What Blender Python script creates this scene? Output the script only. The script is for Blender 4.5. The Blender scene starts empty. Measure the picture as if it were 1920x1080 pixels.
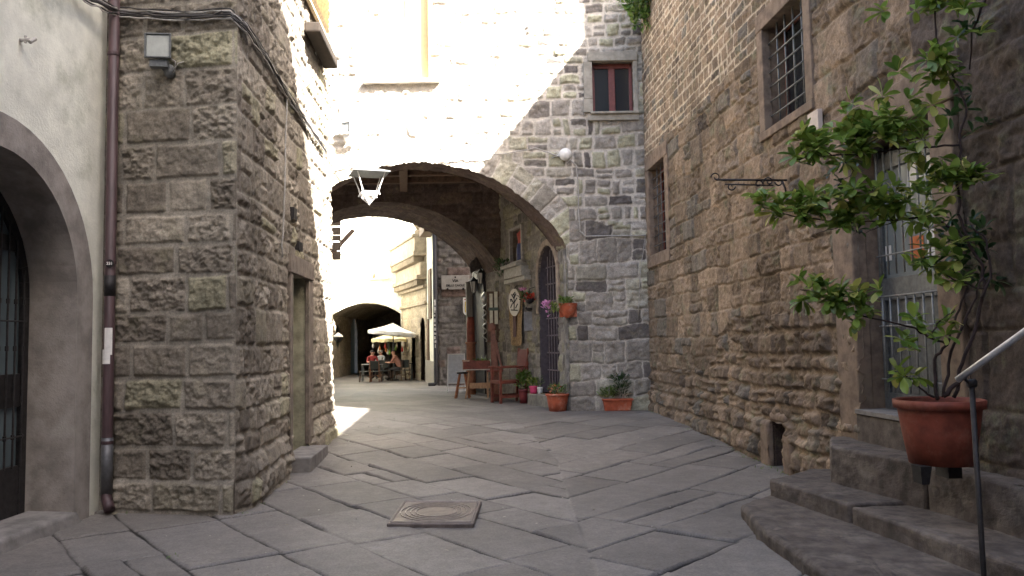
import bpy, math, random
import numpy as np
from mathutils import Vector, Matrix
S = bpy.context.scene
COL = S.collection
# ------------------------------------------------------------------ camera, sky, sun, exposure
F = 1493.; PITCH = math.radians(3.87); ROLL = math.radians(1.0); CZ = 1.6
_f = np.array([0, math.cos(PITCH), math.sin(PITCH)]); _u0 = np.array([0, -math.sin(PITCH), math.cos(PITCH)]); _r0 = np.array([1., 0, 0])
_r = _r0*math.cos(ROLL) - _u0*math.sin(ROLL); _u = _u0*math.cos(ROLL) + _r0*math.sin(ROLL)
cam = bpy.data.cameras.new('camera'); cam.sensor_width = 36; cam.lens = F/1920*36; cam.clip_start = .05; cam.clip_end = 400
co = bpy.data.objects.new('camera', cam); COL.objects.link(co); S.camera = co
co.matrix_world = Matrix(((_r[0], _u[0], -_f[0], 0), (_r[1], _u[1], -_f[1], 0), (_r[2], _u[2], -_f[2], CZ), (0, 0, 0, 1)))
SUN = Vector((1, -.88, 1.14)).normalized()
w = bpy.data.worlds.new('World'); S.world = w; w.use_nodes = True
nt = w.node_tree; bg = nt.nodes['Background']
sky = nt.nodes.new('ShaderNodeTexSky'); sky.sky_type = 'NISHITA'; sky.sun_disc = False
sky.sun_elevation = math.asin(SUN.z); sky.sun_rotation = math.atan2(SUN.x, SUN.y)
sky.air_density = 1.0; sky.dust_density = 4.0; sky.ozone_density = .6
nt.links.new(sky.outputs[0], bg.inputs[0]); bg.inputs[1].default_value = .075
sl = bpy.data.lights.new('sun', 'SUN'); sl.energy = 5; sl.angle = math.radians(.6); sl.color = (1, .96, .9)
so = bpy.data.objects.new('sun', sl); COL.objects.link(so); so.rotation_euler = SUN.to_track_quat('Z', 'Y').to_euler(); so.location = (10, -10, 30)
S.view_settings.view_transform = 'Standard'; S.view_settings.look = 'None'; S.view_settings.gamma = 1
S.view_settings.exposure = 3.5
S.cycles.use_denoising = True; S.cycles.max_bounces = 8; S.cycles.diffuse_bounces = 5
# ------------------------------------------------------------------ helpers
def ray(px, py): return _f + (px-960)/F*_r + (540-py)/F*_u
def onZ(px, py, z):
    d = ray(px, py); return d*((z-CZ)/d[2]) + [0, 0, CZ]
def onY(px, py, Y):
    d = ray(px, py); return d*(Y/d[1]) + [0, 0, CZ]
def onX(px, py, X):
    d = ray(px, py); return d*(X/d[0]) + [0, 0, CZ]
def gz(x, y):
    t = np.clip((y-9.5)/8, 0, 1); return -.22*(1-t*t*(3-2*t))
def G(px, py):
    z = 0.
    for i in range(20):
        p = onZ(px, py, z); z = float(gz(p[0], p[1]))
    return p
class Wall:                                   # a vertical wall plane: origin, direction along it, outward normal
    def __init__(s, p0, p1, flip=False):
        s.p = np.array([p0[0], p0[1]], float); d = np.array([p1[0]-p0[0], p1[1]-p0[1]], float); s.L = np.hypot(*d); s.d = d/s.L
        s.n = np.array([s.d[1], -s.d[0]]) * (-1 if flip else 1)
    def P(s, u, z, n=0.): q = s.p + s.d*u + s.n*n; return (float(q[0]), float(q[1]), float(z))
    def px(s, px, py, n=0.):
        o = s.p + s.n*n; d = ray(px, py); m = s.n; t = (o@m)/(d[0]*m[0]+d[1]*m[1]); q = d*t
        return float((q[:2]-o)@s.d), float(q[2]+CZ)
def hsh(xi, yi, s):
    h = (xi.astype(np.int64)*374761393 + yi.astype(np.int64)*668265263 + s*974634777) & 0xffffffff
    h = ((h ^ (h >> 13))*1274126177) & 0xffffffff; h = h ^ (h >> 16); return (h & 0xffffff)/float(0xffffff)
def vn(x, y, s=0):
    xi = np.floor(x); yi = np.floor(y); a = x-xi; b = y-yi; a = a*a*(3-2*a); b = b*b*(3-2*b)
    return (hsh(xi, yi, s)*(1-a)+hsh(xi+1, yi, s)*a)*(1-b) + (hsh(xi, yi+1, s)*(1-a)+hsh(xi+1, yi+1, s)*a)*b
def fbm(x, y, s=0, o=4):
    r = 0; A = .5; t = 0
    for i in range(o): r = r+A*vn(x, y, s+i*17); t += A; A *= .55; x = x*2.03+5.1; y = y*2.03+3.7
    return r/t - .5
def sst(a, b, x): t = np.clip((x-a)/(b-a), 0, 1); return t*t*(3-2*t)
def masonry(u, v, seed=1, ch=.34, bw=.7, depth=.03, joint=.012, bev=.04, warp=.03, rough=.02, split=.15, off=.012, cv=.35, bwv=.45, rf=9.):
    rs = np.random.RandomState(seed)
    u2 = u + warp*2*fbm(u*1.3, v*1.3, seed+3) + warp*.8*fbm(u*6, v*6, seed+5); v2 = v + warp*2*fbm(u*1.1+9, v*1.1, seed+7) + warp*.8*fbm(u*6, v*6+4, seed+9)
    vb = [-2.]; top = v.max()+1
    while vb[-1] < top: vb.append(vb[-1]+ch*(1+cv*(rs.rand()*2-1)))
    vb = np.array(vb); ci = np.clip(np.searchsorted(vb, v2)-1, 0, len(vb)-2)
    dv = np.minimum(v2-vb[ci], vb[ci+1]-v2); umin, umax = u.min()-2, u.max()+2
    du = np.zeros_like(u); bi = np.zeros_like(u); bc = np.zeros_like(u); bwid = np.ones_like(u)
    for c in np.unique(ci):
        m = ci == c; ub = [umin-rs.rand()*bw]
        while ub[-1] < umax: ub.append(ub[-1]+bw*(1+bwv*(rs.rand()*2-1))*(ch/.34 if False else 1))
        ub = np.array(ub); k = np.clip(np.searchsorted(ub, u2[m])-1, 0, len(ub)-2)
        du[m] = np.minimum(u2[m]-ub[k], ub[k+1]-u2[m]); bi[m] = k; bc[m] = (ub[k]+ub[k+1])/2; bwid[m] = ub[k+1]-ub[k]
    r0 = hsh(bi+7, ci+3, seed+31); sp = r0 < split                     # some blocks are two thinner stones
    mid = (vb[ci]+vb[ci+1])/2; dvs = np.minimum(dv, np.abs(v2-mid)); dv = np.where(sp, dvs, dv); hi = np.where(sp & (v2 > mid), 1000, 0)
    key = bi+hi; cr = bev*1.3
    a = np.maximum(cr-du, 0); b = np.maximum(cr-dv, 0); d = np.where((a > 0) & (b > 0), cr-np.hypot(a, b), np.minimum(du, dv))
    d = d - joint*(1+1.2*fbm(u*3, v*3, seed+77)*2)
    t1 = hsh(key, ci, seed+41); t2 = hsh(key, ci, seed+53); t3 = hsh(key, ci, seed+67)
    prof = sst(0, bev, d); n = fbm(u*rf, v*rf*1.2, seed+11, 4); n2 = np.abs(fbm(u*rf*2.2, v*rf*2.2, seed+13, 3))
    rr = rough*(.35+1.3*t3)
    h = prof*(depth + off*2*(t2-.5) + rr*(n*2.2-n2*1.6) + (u2-bc)*(t1-.5)*.04) + (1-prof)*.004*n
    mort = 1-sst(-.004, .014, d)
    return h, t1, t2, mort
def link(o, parent=None):
    COL.objects.link(o)
    if parent is not None: o.parent = parent
    return o
def tag(o, label=None, cat=None, group=None, kind=None):
    for k, v in (('label', label), ('category', cat), ('group', group), ('kind', kind)):
        if v: o[k] = v
    return o
def thing(name, label, cat, loc=(0, 0, 0), rz=0, group=None):
    o = bpy.data.objects.new(name, None); o.empty_display_size = .2; o.location = loc; o.rotation_euler.z = rz
    link(o); tag(o, label, cat, group); return o
def wloc(o):
    v = Vector((0, 0, 0))
    while o is not None: v = v+Vector(o.location); o = o.parent
    return v
def npmesh(name, V, Q, mat, parent=None, attr=None, smooth=True):
    me = bpy.data.meshes.new(name); V = np.asarray(V, float)
    if parent is not None: V = V - np.array(wloc(parent))
    me.vertices.add(len(V)); me.vertices.foreach_set('co', V.astype(np.float32).ravel())
    Q = np.asarray(Q, np.int32); me.loops.add(len(Q)*4); me.loops.foreach_set('vertex_index', Q.ravel())
    me.polygons.add(len(Q)); me.polygons.foreach_set('loop_start', np.arange(len(Q), dtype=np.int32)*4)
    me.polygons.foreach_set('use_smooth', np.ones(len(Q), bool) if smooth else np.zeros(len(Q), bool)); me.update(calc_edges=True)
    if attr is not None:
        a = me.attributes.new('stone', 'FLOAT_COLOR', 'POINT'); a.data.foreach_set('color', np.asarray(attr, np.float32).ravel())
    me.materials.append(mat); o = bpy.data.objects.new(name, me); return link(o, parent)
def gridq(nu, nv):
    i = np.arange(nu-1)[:, None]; j = np.arange(nv-1)[None, :]; a = i*nv+j
    return np.stack([a, a+nv, a+nv+1, a+1], -1).reshape(-1, 4)
def stonewall(name, parent, W, u0, u1, z0, z1, res, lay, mat, hole=None, bottom=None, top=None, batter=None, edge=.05):
    nu = int((u1-u0)/res)+1; nv = int((z1-z0)/res)+1
    u = np.linspace(u0, u1, nu)[:, None]*np.ones((1, nv)); t = np.linspace(0, 1, nv)[None, :]*np.ones((nu, 1))
    z = z0+(z1-z0)*t; cut = None
    if bottom is not None: bb = bottom(u); cut = (z < bb); z = np.maximum(z, bb)
    h, a, b, m = lay(u, z)
    e = np.minimum(u-u0, u1-u); h = h*sst(0, edge, e)
    if batter is not None: h = h+batter(u, z)
    V = np.stack([W.p[0]+W.d[0]*u+W.n[0]*h, W.p[1]+W.d[1]*u+W.n[1]*h, z], -1).reshape(-1, 3)
    Q = gridq(nu, nv)
    if (W.d[0]*W.n[1]-W.d[1]*W.n[0]) > 0: Q = Q[:, ::-1]
    if top is not None: tt = top(u); Q = Q[~((z >= tt).reshape(-1)[Q].any(1))]
    if cut is not None: Q = Q[~cut.reshape(-1)[Q].all(1)]
    if hole is not None:
        uc = u.reshape(-1)[Q].mean(1); zc = z.reshape(-1)[Q].mean(1); Q = Q[~hole(uc, zc)]
    A = np.stack([a, b, m, np.ones_like(a)], -1).reshape(-1, 4)
    return npmesh(name, V, Q, mat, parent, A)
def rect(*rs):
    def f(u, z):
        r = np.zeros_like(u, bool)
        for (a, b, c, d) in rs: r |= (u > a) & (u < b) & (z > c) & (z < d)
        return r
    return f
class MB:
    def __init__(s): s.v = []; s.f = []; s.M = None
    def add(s, vs, fs):
        o = len(s.v); s.v += [tuple(v) for v in vs]; s.f += [tuple(o+i for i in f) for f in fs]; return s
    def hexa(s, c): return s.add(c, [(0, 3, 2, 1), (4, 5, 6, 7), (0, 1, 5, 4), (1, 2, 6, 5), (2, 3, 7, 6), (3, 0, 4, 7)])
    def box(s, x0, x1, y0, y1, z0, z1): return s.hexa([(x0, y0, z0), (x1, y0, z0), (x1, y1, z0), (x0, y1, z0), (x0, y0, z1), (x1, y0, z1), (x1, y1, z1), (x0, y1, z1)])
    def wbox(s, W, u0, u1, n0, n1, z0, z1): return s.hexa([W.P(u0, z0, n0), W.P(u1, z0, n0), W.P(u1, z0, n1), W.P(u0, z0, n1), W.P(u0, z1, n0), W.P(u1, z1, n0), W.P(u1, z1, n1), W.P(u0, z1, n1)])
    def obox(s, c, sx, sy, sz, R=None):
        R = R or Matrix(); vs = [(a*sx/2, b*sy/2, d*sz/2) for d in (-1, 1) for a, b in ((-1, -1), (1, -1), (1, 1), (-1, 1))]
        return s.hexa([tuple(R @ Vector(v) + Vector(c)) for v in vs])
    def bar(s, a, b, w, t, up=(0, 0, 1)):
        a = Vector(a); b = Vector(b); d = (b-a); L = d.length; d.normalize(); x = d.cross(Vector(up))
        if x.length < 1e-4: x = d.cross(Vector((1, 0, 0)))
        x.normalize(); y = x.cross(d); c = []
        for q in (a, b): c += [q-x*w/2-y*t/2, q+x*w/2-y*t/2, q+x*w/2+y*t/2, q-x*w/2+y*t/2]
        return s.hexa([tuple(q) for q in c])
    def tube(s, pts, r, n=8, caps=True):
        P = [Vector(p) for p in pts]; rr = r if isinstance(r, (list, tuple)) else [r]*len(P); vs = []; fs = []; px = None
        for i, p in enumerate(P):
            t = (P[min(i+1, len(P)-1)]-P[max(i-1, 0)]).normalized()
            x = px - t*px.dot(t) if px is not None else t.orthogonal()
            if x.length < 1e-5: x = t.orthogonal()
            x.normalize(); px = x; y = t.cross(x)
            for k in range(n): a = 2*math.pi*k/n; vs.append(p+(x*math.cos(a)+y*math.sin(a))*rr[i])
        for i in range(len(P)-1):
            for k in range(n): a = i*n+k; b = i*n+(k+1) % n; fs.append((a, b, b+n, a+n))
        if caps: fs += [tuple(range(n))[::-1], tuple(range((len(P)-1)*n, len(P)*n))]
        return s.add(vs, fs)
    def lathe(s, prof, c=(0, 0, 0), n=28, ribs=0, rib=.0):
        vs = []; fs = []
        for (r, z) in prof:
            for k in range(n):
                a = 2*math.pi*k/n; q = r*(1+(rib*math.cos(ribs*a) if ribs else 0)); vs.append((c[0]+q*math.cos(a), c[1]+q*math.sin(a), c[2]+z))
        for i in range(len(prof)-1):
            for k in range(n): a = i*n+k; b = i*n+(k+1) % n; fs.append((a, b, b+n, a+n))
        return s.add(vs, fs)
    def prism(s, poly, ex):
        n = len(poly); ex = Vector(ex); vs = [Vector(p) for p in poly]; vs += [v+ex for v in vs]
        return s.add(vs, [tuple(range(n))[::-1], tuple(range(n, 2*n))]+[(i, (i+1) % n, (i+1) % n+n, i+n) for i in range(n)])
    def ball(s, c, rx, ry=None, rz=None, n=10, m=7):
        ry = ry or rx; rz = rz or rx; vs = [(c[0], c[1], c[2]-rz)]; fs = []
        for i in range(1, m):
            t = math.pi*i/m
            for k in range(n): a = 2*math.pi*k/n; vs.append((c[0]+rx*math.sin(t)*math.cos(a), c[1]+ry*math.sin(t)*math.sin(a), c[2]-rz*math.cos(t)))
        vs.append((c[0], c[1], c[2]+rz)); L = len(vs)-1
        for k in range(n): fs.append((0, 1+(k+1) % n, 1+k)); fs.append((L, L-n+k, L-n+(k+1) % n))
        for i in range(m-2):
            for k in range(n): a = 1+i*n+k; b = 1+i*n+(k+1) % n; fs.append((a, b, b+n, a+n))
        return s.add(vs, fs)
    def build(s, name, mat, parent=None, world=False, smooth=False, bevel=0., seg=2, label=None):
        me = bpy.data.meshes.new(name); vs = s.v
        if world and parent is not None: L = wloc(parent); vs = [tuple(Vector(v)-L) for v in vs]
        me.from_pydata([tuple(v) for v in vs], [], s.f); me.update()
        if smooth: me.polygons.foreach_set('use_smooth', [True]*len(me.polygons))
        me.materials.append(mat); o = bpy.data.objects.new(name, me); link(o, parent)
        if bevel: b = o.modifiers.new('b', 'BEVEL'); b.width = bevel; b.segments = seg; b.limit_method = 'ANGLE'
        if label: o['label'] = label
        return o
def copy_tree(o, parent=None):
    c = o.copy(); COL.objects.link(c)
    if parent is not None: c.parent = parent
    for ch in [x for x in bpy.data.objects if x.parent == o]: copy_tree(ch, c)
    return c
# ------------------------------------------------------------------ materials
MATS = {}
def nodes(name):
    m = bpy.data.materials.new(name); m.use_nodes = True; t = m.node_tree; return m, t, t.nodes['Principled BSDF']
def N(t, kind, **kw):
    n = t.nodes.new(kind)
    for k, v in kw.items():
        if k.startswith('i_'): n.inputs[k[2:].replace('_', ' ')].default_value = v
        else: setattr(n, k, v)
    return n
def mixc(t, fac, a, b, mode='MIX'):
    n = t.nodes.new('ShaderNodeMix'); n.data_type = 'RGBA'; n.blend_type = mode
    for s, v in ((0, fac), (6, a), (7, b)):
        if isinstance(v, bpy.types.NodeSocket): t.links.new(v, n.inputs[s])
        else: n.inputs[s].default_value = v if s == 0 else (v if len(v) == 4 else (*v, 1))
    return n.outputs[2]
def ramp(t, src, p0, p1, a=0., b=1.):
    n = t.nodes.new('ShaderNodeMapRange'); n.interpolation_type = 'SMOOTHSTEP'; t.links.new(src, n.inputs[0])
    for i, v in ((1, p0), (2, p1), (3, a), (4, b)): n.inputs[i].default_value = v
    return n.outputs[0]
def noise(t, sc, det=4, rough=.6, stretch=None, dist=0.):
    tc = t.nodes.new('ShaderNodeTexCoord'); n = t.nodes.new('ShaderNodeTexNoise'); n.inputs['Scale'].default_value = sc; n.inputs['Detail'].default_value = det; n.inputs['Roughness'].default_value = rough; n.inputs['Distortion'].default_value = dist
    if stretch:
        mp = t.nodes.new('ShaderNodeMapping'); mp.inputs['Scale'].default_value = stretch; t.links.new(tc.outputs['Object'], mp.inputs[0]); t.links.new(mp.outputs[0], n.inputs['Vector'])
    else: t.links.new(tc.outputs['Object'], n.inputs['Vector'])
    return n.outputs[0]
def grey(t, src, lo, hi):
    c = t.nodes.new('ShaderNodeCombineColor'); r = ramp(t, src, .3, .7, lo, hi)
    for i in range(3): t.links.new(r, c.inputs[i])
    return c.outputs[0]
def bump(t, bs, src, st, dist):
    b = t.nodes.new('ShaderNodeBump'); b.inputs['Strength'].default_value = st; b.inputs['Distance'].default_value = dist
    t.links.new(src, b.inputs['Height']); t.links.new(b.outputs[0], bs.inputs['Normal']); return b
def stone_mat(name, c1, c2, alt, mortar, lichen=(.3, .28, .12), lich=.5, altp=(.7, .95), fine=70, bst=.5, dark=None, dp=(.12, .0), rough=.92, spk=.55, mo7=.62, mo1=.7):
    m, t, bs = nodes(name)
    at = N(t, 'ShaderNodeAttribute', attribute_name='stone'); sp = t.nodes.new('ShaderNodeSeparateXYZ'); t.links.new(at.outputs['Vector'], sp.inputs[0])
    tone, hue, mo = sp.outputs
    c = mixc(t, tone, c1, c2); c = mixc(t, ramp(t, hue, *altp), c, alt)
    if dark: c = mixc(t, ramp(t, hue, dp[0], dp[1]), c, dark)
    c = mixc(t, ramp(t, noise(t, 3.2, 5, .65), .52, .72, 0, lich), c, lichen)
    c = mixc(t, ramp(t, mo, 0, 1), c, mortar)
    c = mixc(t, .8, c, grey(t, noise(t, 7, 6, .7), mo7, 1+(1-mo7)*.8), 'MULTIPLY')
    c = mixc(t, .8, c, grey(t, noise(t, 45, 4, .8), spk, 1.4), 'MULTIPLY')
    c = mixc(t, .7, c, grey(t, noise(t, .7, 3, .5), mo1, 1+(1-mo1)*.83), 'MULTIPLY')
    t.links.new(c, bs.inputs['Base Color']); bs.inputs['Roughness'].default_value = rough; bs.inputs['Specular IOR Level'].default_value = .25
    bump(t, bs, noise(t, fine, 5, .75), bst, .012); return m
def mat(name, col, rough=.6, var=.25, sc=12, bs_=.15, bd=.004, metal=0., fine=60, stretch=None, spec=.4, dirt=None):
    if name in MATS: return MATS[name]
    m, t, bs = nodes(name)
    c = mixc(t, 1, col, grey(t, noise(t, sc, 5, .65, stretch), 1-var, 1+var), 'MULTIPLY')
    if dirt: c = mixc(t, ramp(t, noise(t, dirt[1], 5, .7), .5, .7, 0, dirt[2]), c, dirt[0])
    t.links.new(c, bs.inputs['Base Color']); bs.inputs['Roughness'].default_value = rough; bs.inputs['Metallic'].default_value = metal; bs.inputs['Specular IOR Level'].default_value = spec
    bump(t, bs, noise(t, fine, 4, .7, stretch), bs_, bd); MATS[name] = m; return m
M_corner = stone_mat('stone_corner', (.158, .134, .106), (.30, .262, .208), (.28, .257, .175), (.275, .245, .20), lichen=(.22, .2, .12), lich=.3, spk=.7, fine=110, bst=.35, altp=(.8, 1.))
M_brown = stone_mat('stone_brown', (.135, .10, .07), (.265, .195, .135), (.14, .122, .10), (.43, .36, .27), lichen=(.15, .155, .095), lich=.6, altp=(.8, 1.), dark=(.075, .058, .047), dp=(.05, .0), spk=.7, fine=90, bst=.4)
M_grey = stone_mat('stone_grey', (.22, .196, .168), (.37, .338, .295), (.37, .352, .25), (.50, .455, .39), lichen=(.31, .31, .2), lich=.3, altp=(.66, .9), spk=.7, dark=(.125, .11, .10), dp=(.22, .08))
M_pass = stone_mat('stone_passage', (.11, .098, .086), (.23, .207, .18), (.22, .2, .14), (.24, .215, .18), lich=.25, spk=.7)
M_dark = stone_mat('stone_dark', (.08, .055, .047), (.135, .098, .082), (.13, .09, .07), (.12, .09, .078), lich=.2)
M_far = stone_mat('stone_far', (.28, .24, .18), (.40, .34, .26), (.3, .25, .2), (.32, .27, .2), lich=.2)
M_sign = stone_mat('stone_signwall', (.13, .12, .11), (.2, .18, .165), (.2, .14, .12), (.22, .2, .18), lich=.15)
M_pave = stone_mat('paving_stone', (.136, .122, .108), (.196, .177, .158), (.18, .15, .126), (.014, .012, .010), lichen=(.235, .21, .19), lich=.15, fine=90, bst=.35, rough=.62, spk=.8, mo7=.82, mo1=.8)
M_rock = mat('carved_stone', (.19, .155, .125), .9, .35, 6, .5, .01, fine=70, dirt=((.12, .11, .075), 3, .6))
M_rockb = mat('brown_ashlar', (.20, .145, .105), .9, .35, 6, .5, .01, fine=70, dirt=((.16, .13, .09), 3, .5))
M_step = mat('step_stone', (.10, .081, .068), .85, .4, 6, .6, .012, fine=60, dirt=((.22, .185, .155), 2.0, .75))
M_plast = mat('plaster_cream', (.72, .71, .62), .95, .12, 2.5, .5, .014, fine=30, dirt=((.40, .41, .32), 1.1, .7))
M_trim = mat('plaster_mauve', (.265, .236, .212), .9, .28, 3, .5, .01, fine=40, dirt=((.38, .35, .315), 1.7, .7))
M_white = mat('plaster_white', (.6, .56, .5), .9, .15, 3, .2, .006)
M_wood = mat('old_wood', (.10, .06, .038), .75, .4, 8, .4, .004, stretch=(1, 12, 1))
M_wood2 = mat('pine_wood', (.36, .21, .11), .65, .3, 8, .3, .003, stretch=(8, 8, 1))
M_red = mat('red_wood', (.16, .045, .028), .5, .35, 9, .2, .002)
M_iron = mat('dark_iron', (.03, .027, .027), .55, .3, 20, .3, .002, metal=.4)
M_irong = mat('grey_iron', (.13, .135, .135), .5, .25, 20, .2, .002, metal=.3)
M_steel = mat('rail_steel', (.55, .56, .58), .35, .12, 20, .1, .001, metal=.8)
M_pipe = mat('copper_pipe_paint', (.062, .036, .038), .5, .3, 5, .15, .002, stretch=(6, 6, .6))
M_terra = mat('terracotta', (.43, .10, .045), .7, .2, 7, .2, .003, dirt=((.55, .33, .24), 5, .6))
M_terra2 = mat('terracotta_dark', (.19, .045, .025), .65, .25, 7, .3, .004, dirt=((.28, .12, .08), 6, .5))
M_terrapale = mat('terracotta_pale', (.30, .13, .075), .8, .25, 7, .2, .003)
M_kerb = mat('kerb_grey', (.19, .175, .16), .85, .3, 5, .35, .008, fine=80, dirt=((.27, .25, .23), 2.2, .5))
M_filler = mat('grey_rubble', (.22, .2, .175), .9, .4, 6, .6, .015)
M_soil = mat('soil', (.05, .035, .025), 1, .4, 30, .8, .01)
M_cable = mat('cable_black', (.04, .036, .034), .6, .2, 30)
M_cableg = mat('cable_grey', (.35, .33, .30), .6, .2, 30)
M_wpaint = mat('white_paint', (.72, .70, .66), .5, .08, 20)
M_grn = mat('green_grey_paint', (.09, .12, .10), .55, .2, 14)
M_marble = mat('marble', (.36, .335, .30), .5, .12, 6, .1)
def mglass(name, col, rough=.08):
    m, t, bs = nodes(name); bs.inputs['Base Color'].default_value = (*col, 1); bs.inputs['Roughness'].default_value = rough; bs.inputs['Specular IOR Level'].default_value = .7
    bump(t, bs, noise(t, 2.5, 2), .05, .01); return m
M_glass = mglass('dark_glass', (.02, .024, .028)); M_glassb = mglass('curtained_glass', (.11, .14, .15), .25)
def leafmat(name, a, b, c=None):
    m, t, bs = nodes(name); oi = N(t, 'ShaderNodeAttribute', attribute_name='stone'); sp = t.nodes.new('ShaderNodeSeparateXYZ'); t.links.new(oi.outputs['Vector'], sp.inputs[0])
    col = mixc(t, sp.outputs[0], a, b)
    if c: col = mixc(t, ramp(t, sp.outputs[1], .72, .95), col, c)
    t.links.new(col, bs.inputs['Base Color']); bs.inputs['Roughness'].default_value = .32; bs.inputs['Specular IOR Level'].default_value = .5
    tr = t.nodes.new('ShaderNodeBsdfTranslucent'); t.links.new(col, tr.inputs[0]); mx = t.nodes.new('ShaderNodeMixShader'); mx.inputs[0].default_value = .4
    t.links.new(bs.outputs[0], mx.inputs[1]); t.links.new(tr.outputs[0], mx.inputs[2]); t.links.new(mx.outputs[0], t.nodes['Material Output'].inputs[0]); return m
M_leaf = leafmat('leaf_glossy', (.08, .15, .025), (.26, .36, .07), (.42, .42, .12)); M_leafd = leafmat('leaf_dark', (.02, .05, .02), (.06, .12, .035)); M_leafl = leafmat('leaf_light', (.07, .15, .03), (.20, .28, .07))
M_petal = leafmat('petal_pink', (.6, .2, .45), (.8, .45, .7)); M_petr = leafmat('petal_red', (.55, .03, .02), (.7, .08, .05)); M_peto = leafmat('petal_orange', (.6, .15, .08), (.8, .35, .2))
def leaves(name, items, mt, parent, seed=0):
    """items: (point, direction, length, width); each leaf is a folded, drooping blade of 8 faces, all one mesh"""
    rs = np.random.RandomState(seed); V = []; Q = []; A = []
    for (p, d, L, wd) in items:
        d = Vector(d).normalized(); up = Vector((rs.randn()*.35, rs.randn()*.35, 1)); x = d.cross(up)
        if x.length < 1e-3: x = d.orthogonal()
        x.normalize(); n = x.cross(d); p = Vector(p); t = (rs.rand(), rs.rand(), 0, 1); o = len(V); dr = .12+.25*rs.rand()
        for (s, ww) in ((0, .12), (.3, .72), (.62, 1.05), (.86, .8), (1, .12)):
            c = p+d*L*s-n*L*dr*s*s
            for q in (-1, 0, 1): V.append(c+x*wd*.5*ww*q+n*wd*.16*abs(q)*ww); A.append(t)
        for i in range(4):
            for q in (0, 1): a = o+i*3+q; Q.append((a, a+1, a+4, a+3))
    return npmesh(name, [tuple(v) for v in V], Q, mt, parent, A)
def rvec(rs): v = Vector(rs.randn(3)); v.normalize(); return v
# ------------------------------------------------------------------ ground: one paved sheet
def pave():
    ys = [-40, -25, -12, -5, 0]; y = 3.
    ys += list(np.arange(1, 4.6, .4))
    y = 4.6
    while y < 30: ys.append(y); y += max(.014, .0023*y)
    while y < 52: ys.append(y); y += .25
    ys += [60, 80, 120]; xs = [-60, -30, -16, -12]; x = -10.
    xs += list(np.arange(-10, -5.2, .12)) + list(np.arange(-5.2, 4.6, .018)) + [5, 7, 12, 25, 60]
    X, Y = np.meshgrid(np.array(xs), np.array(ys), indexing='ij')
    xa = .62 - .13*np.maximum(Y-12, 0); wx = X+.05*2*fbm(X*.7, Y*.7, 5)+.012*fbm(X*7, Y*7, 6); wy = Y+.05*2*fbm(X*.7+4, Y*.7, 7)+.012*fbm(X*7, Y*7+9, 8)
    def slabs(ang, x0, seed, cw, bl):
        a = math.radians(ang); p = (wx-x0)*math.cos(a)+(wy-8.)*math.sin(a); q = -(wx-x0)*math.sin(a)+(wy-8.)*math.cos(a)
        return masonry(p, q+40, seed, ch=cw, bw=bl, depth=.022, joint=.010, bev=.016, warp=.018, rough=.002, split=.12, off=.011, cv=.16, bwv=.4, rf=3)
    L = slabs(-53, .62, 211, .70, 1.35); Rr = slabs(49, .62, 311, .74, 1.5)
    left = X < xa; h, a, b, m = [np.where(left, l, r) for l, r in zip(L, Rr)]
    seam = np.abs(X-xa) < .012; wide = sst(-.35, .25, fbm(X*.9, Y*.9, 91)*1.6+.12)
    far = sst(11.5, 19, Y); fill = np.clip(far*.6+(1-wide)*.8, 0, 1)             # joints packed with dirt and worn flush
    h = h*(1-fill) + .022*fill; m = m*(1-np.clip(fill*1.05, 0, 1)*.75)
    near = (X > -5.2) & (X < 4.6) & (Y > 4) & (Y < 30)
    h = np.where(near, h, .012); m = np.where(near, m, 0)
    Z = gz(X, Y) + h - .022 + .03*fbm(X*.35, Y*.35, 15) + .012*fbm(X*1.6, Y*1.6, 16)
    A = np.stack([a, b*.8, m, np.ones_like(a)], -1).reshape(-1, 4)
    o = npmesh('paving', np.stack([X, Y, Z], -1).reshape(-1, 3), gridq(*X.shape), M_pave, None, A)
    tag(o, 'worn grey basalt slabs laid in a chevron over the whole lane', kind='structure')
pave()
# ------------------------------------------------------------------ frames and openings shared by the walls
def recess(mb, W, u0, u1, z0, z1, dep, back=True, front=.0):
    P = W.P; a, b, c, d = P(u0, z0, front), P(u1, z0, front), P(u1, z1, front), P(u0, z1, front); e, f, g, h = P(u0, z0, -dep), P(u1, z0, -dep), P(u1, z1, -dep), P(u0, z1, -dep)
    return mb.add([a, b, c, d, e, f, g, h], [(0, 4, 5, 1), (1, 5, 6, 2), (2, 6, 7, 3), (3, 7, 4, 0)]+([(4, 7, 6, 5)] if back else []))
def surround(mb, W, u0, u1, z0, z1, wj, wl, ws, n=.07, over=0.):
    mb.wbox(W, u0-wj, u0, -.08, n, z0, z1); mb.wbox(W, u1, u1+wj, -.08, n-.004, z0, z1)
    mb.wbox(W, u0-wj-over, u1+wj+over, -.08, n+.01, z1, z1+wl)
    if ws: mb.wbox(W, u0-wj-over, u1+wj+over, -.08, n+.012, z0-ws, z0)
    return mb
def grille(mb, W, u0, u1, z0, z1, nu, nz, n, r=.012):
    for i in range(1, nu+1): u = u0+(u1-u0)*i/(nu+1); mb.tube([W.P(u, z0-.02, n), W.P(u, z1+.02, n)], r, 6)
    for j in range(1, nz+1): z = z0+(z1-z0)*j/(nz+1); mb.tube([W.P(u0-.02, z, n+r*1.2), W.P(u1+.02, z, n+r*1.2)], r, 6)
    return mb
def archpts(uc, zs, r, z0, n=24, ry=None):
    ry = ry or r; return [(uc+r, z0)]+[(uc+r*math.cos(math.pi*i/n), zs+ry*math.sin(math.pi*i/n)) for i in range(n+1)]+[(uc-r, z0)]
def archring(mb, W, A, B, n0, n1):
    for i in range(len(A)-1):
        q = [A[i], A[i+1], B[i+1], B[i]]; mb.hexa([W.P(p[0], p[1], n0) for p in q]+[W.P(p[0], p[1], n1) for p in q])
    return mb
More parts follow.
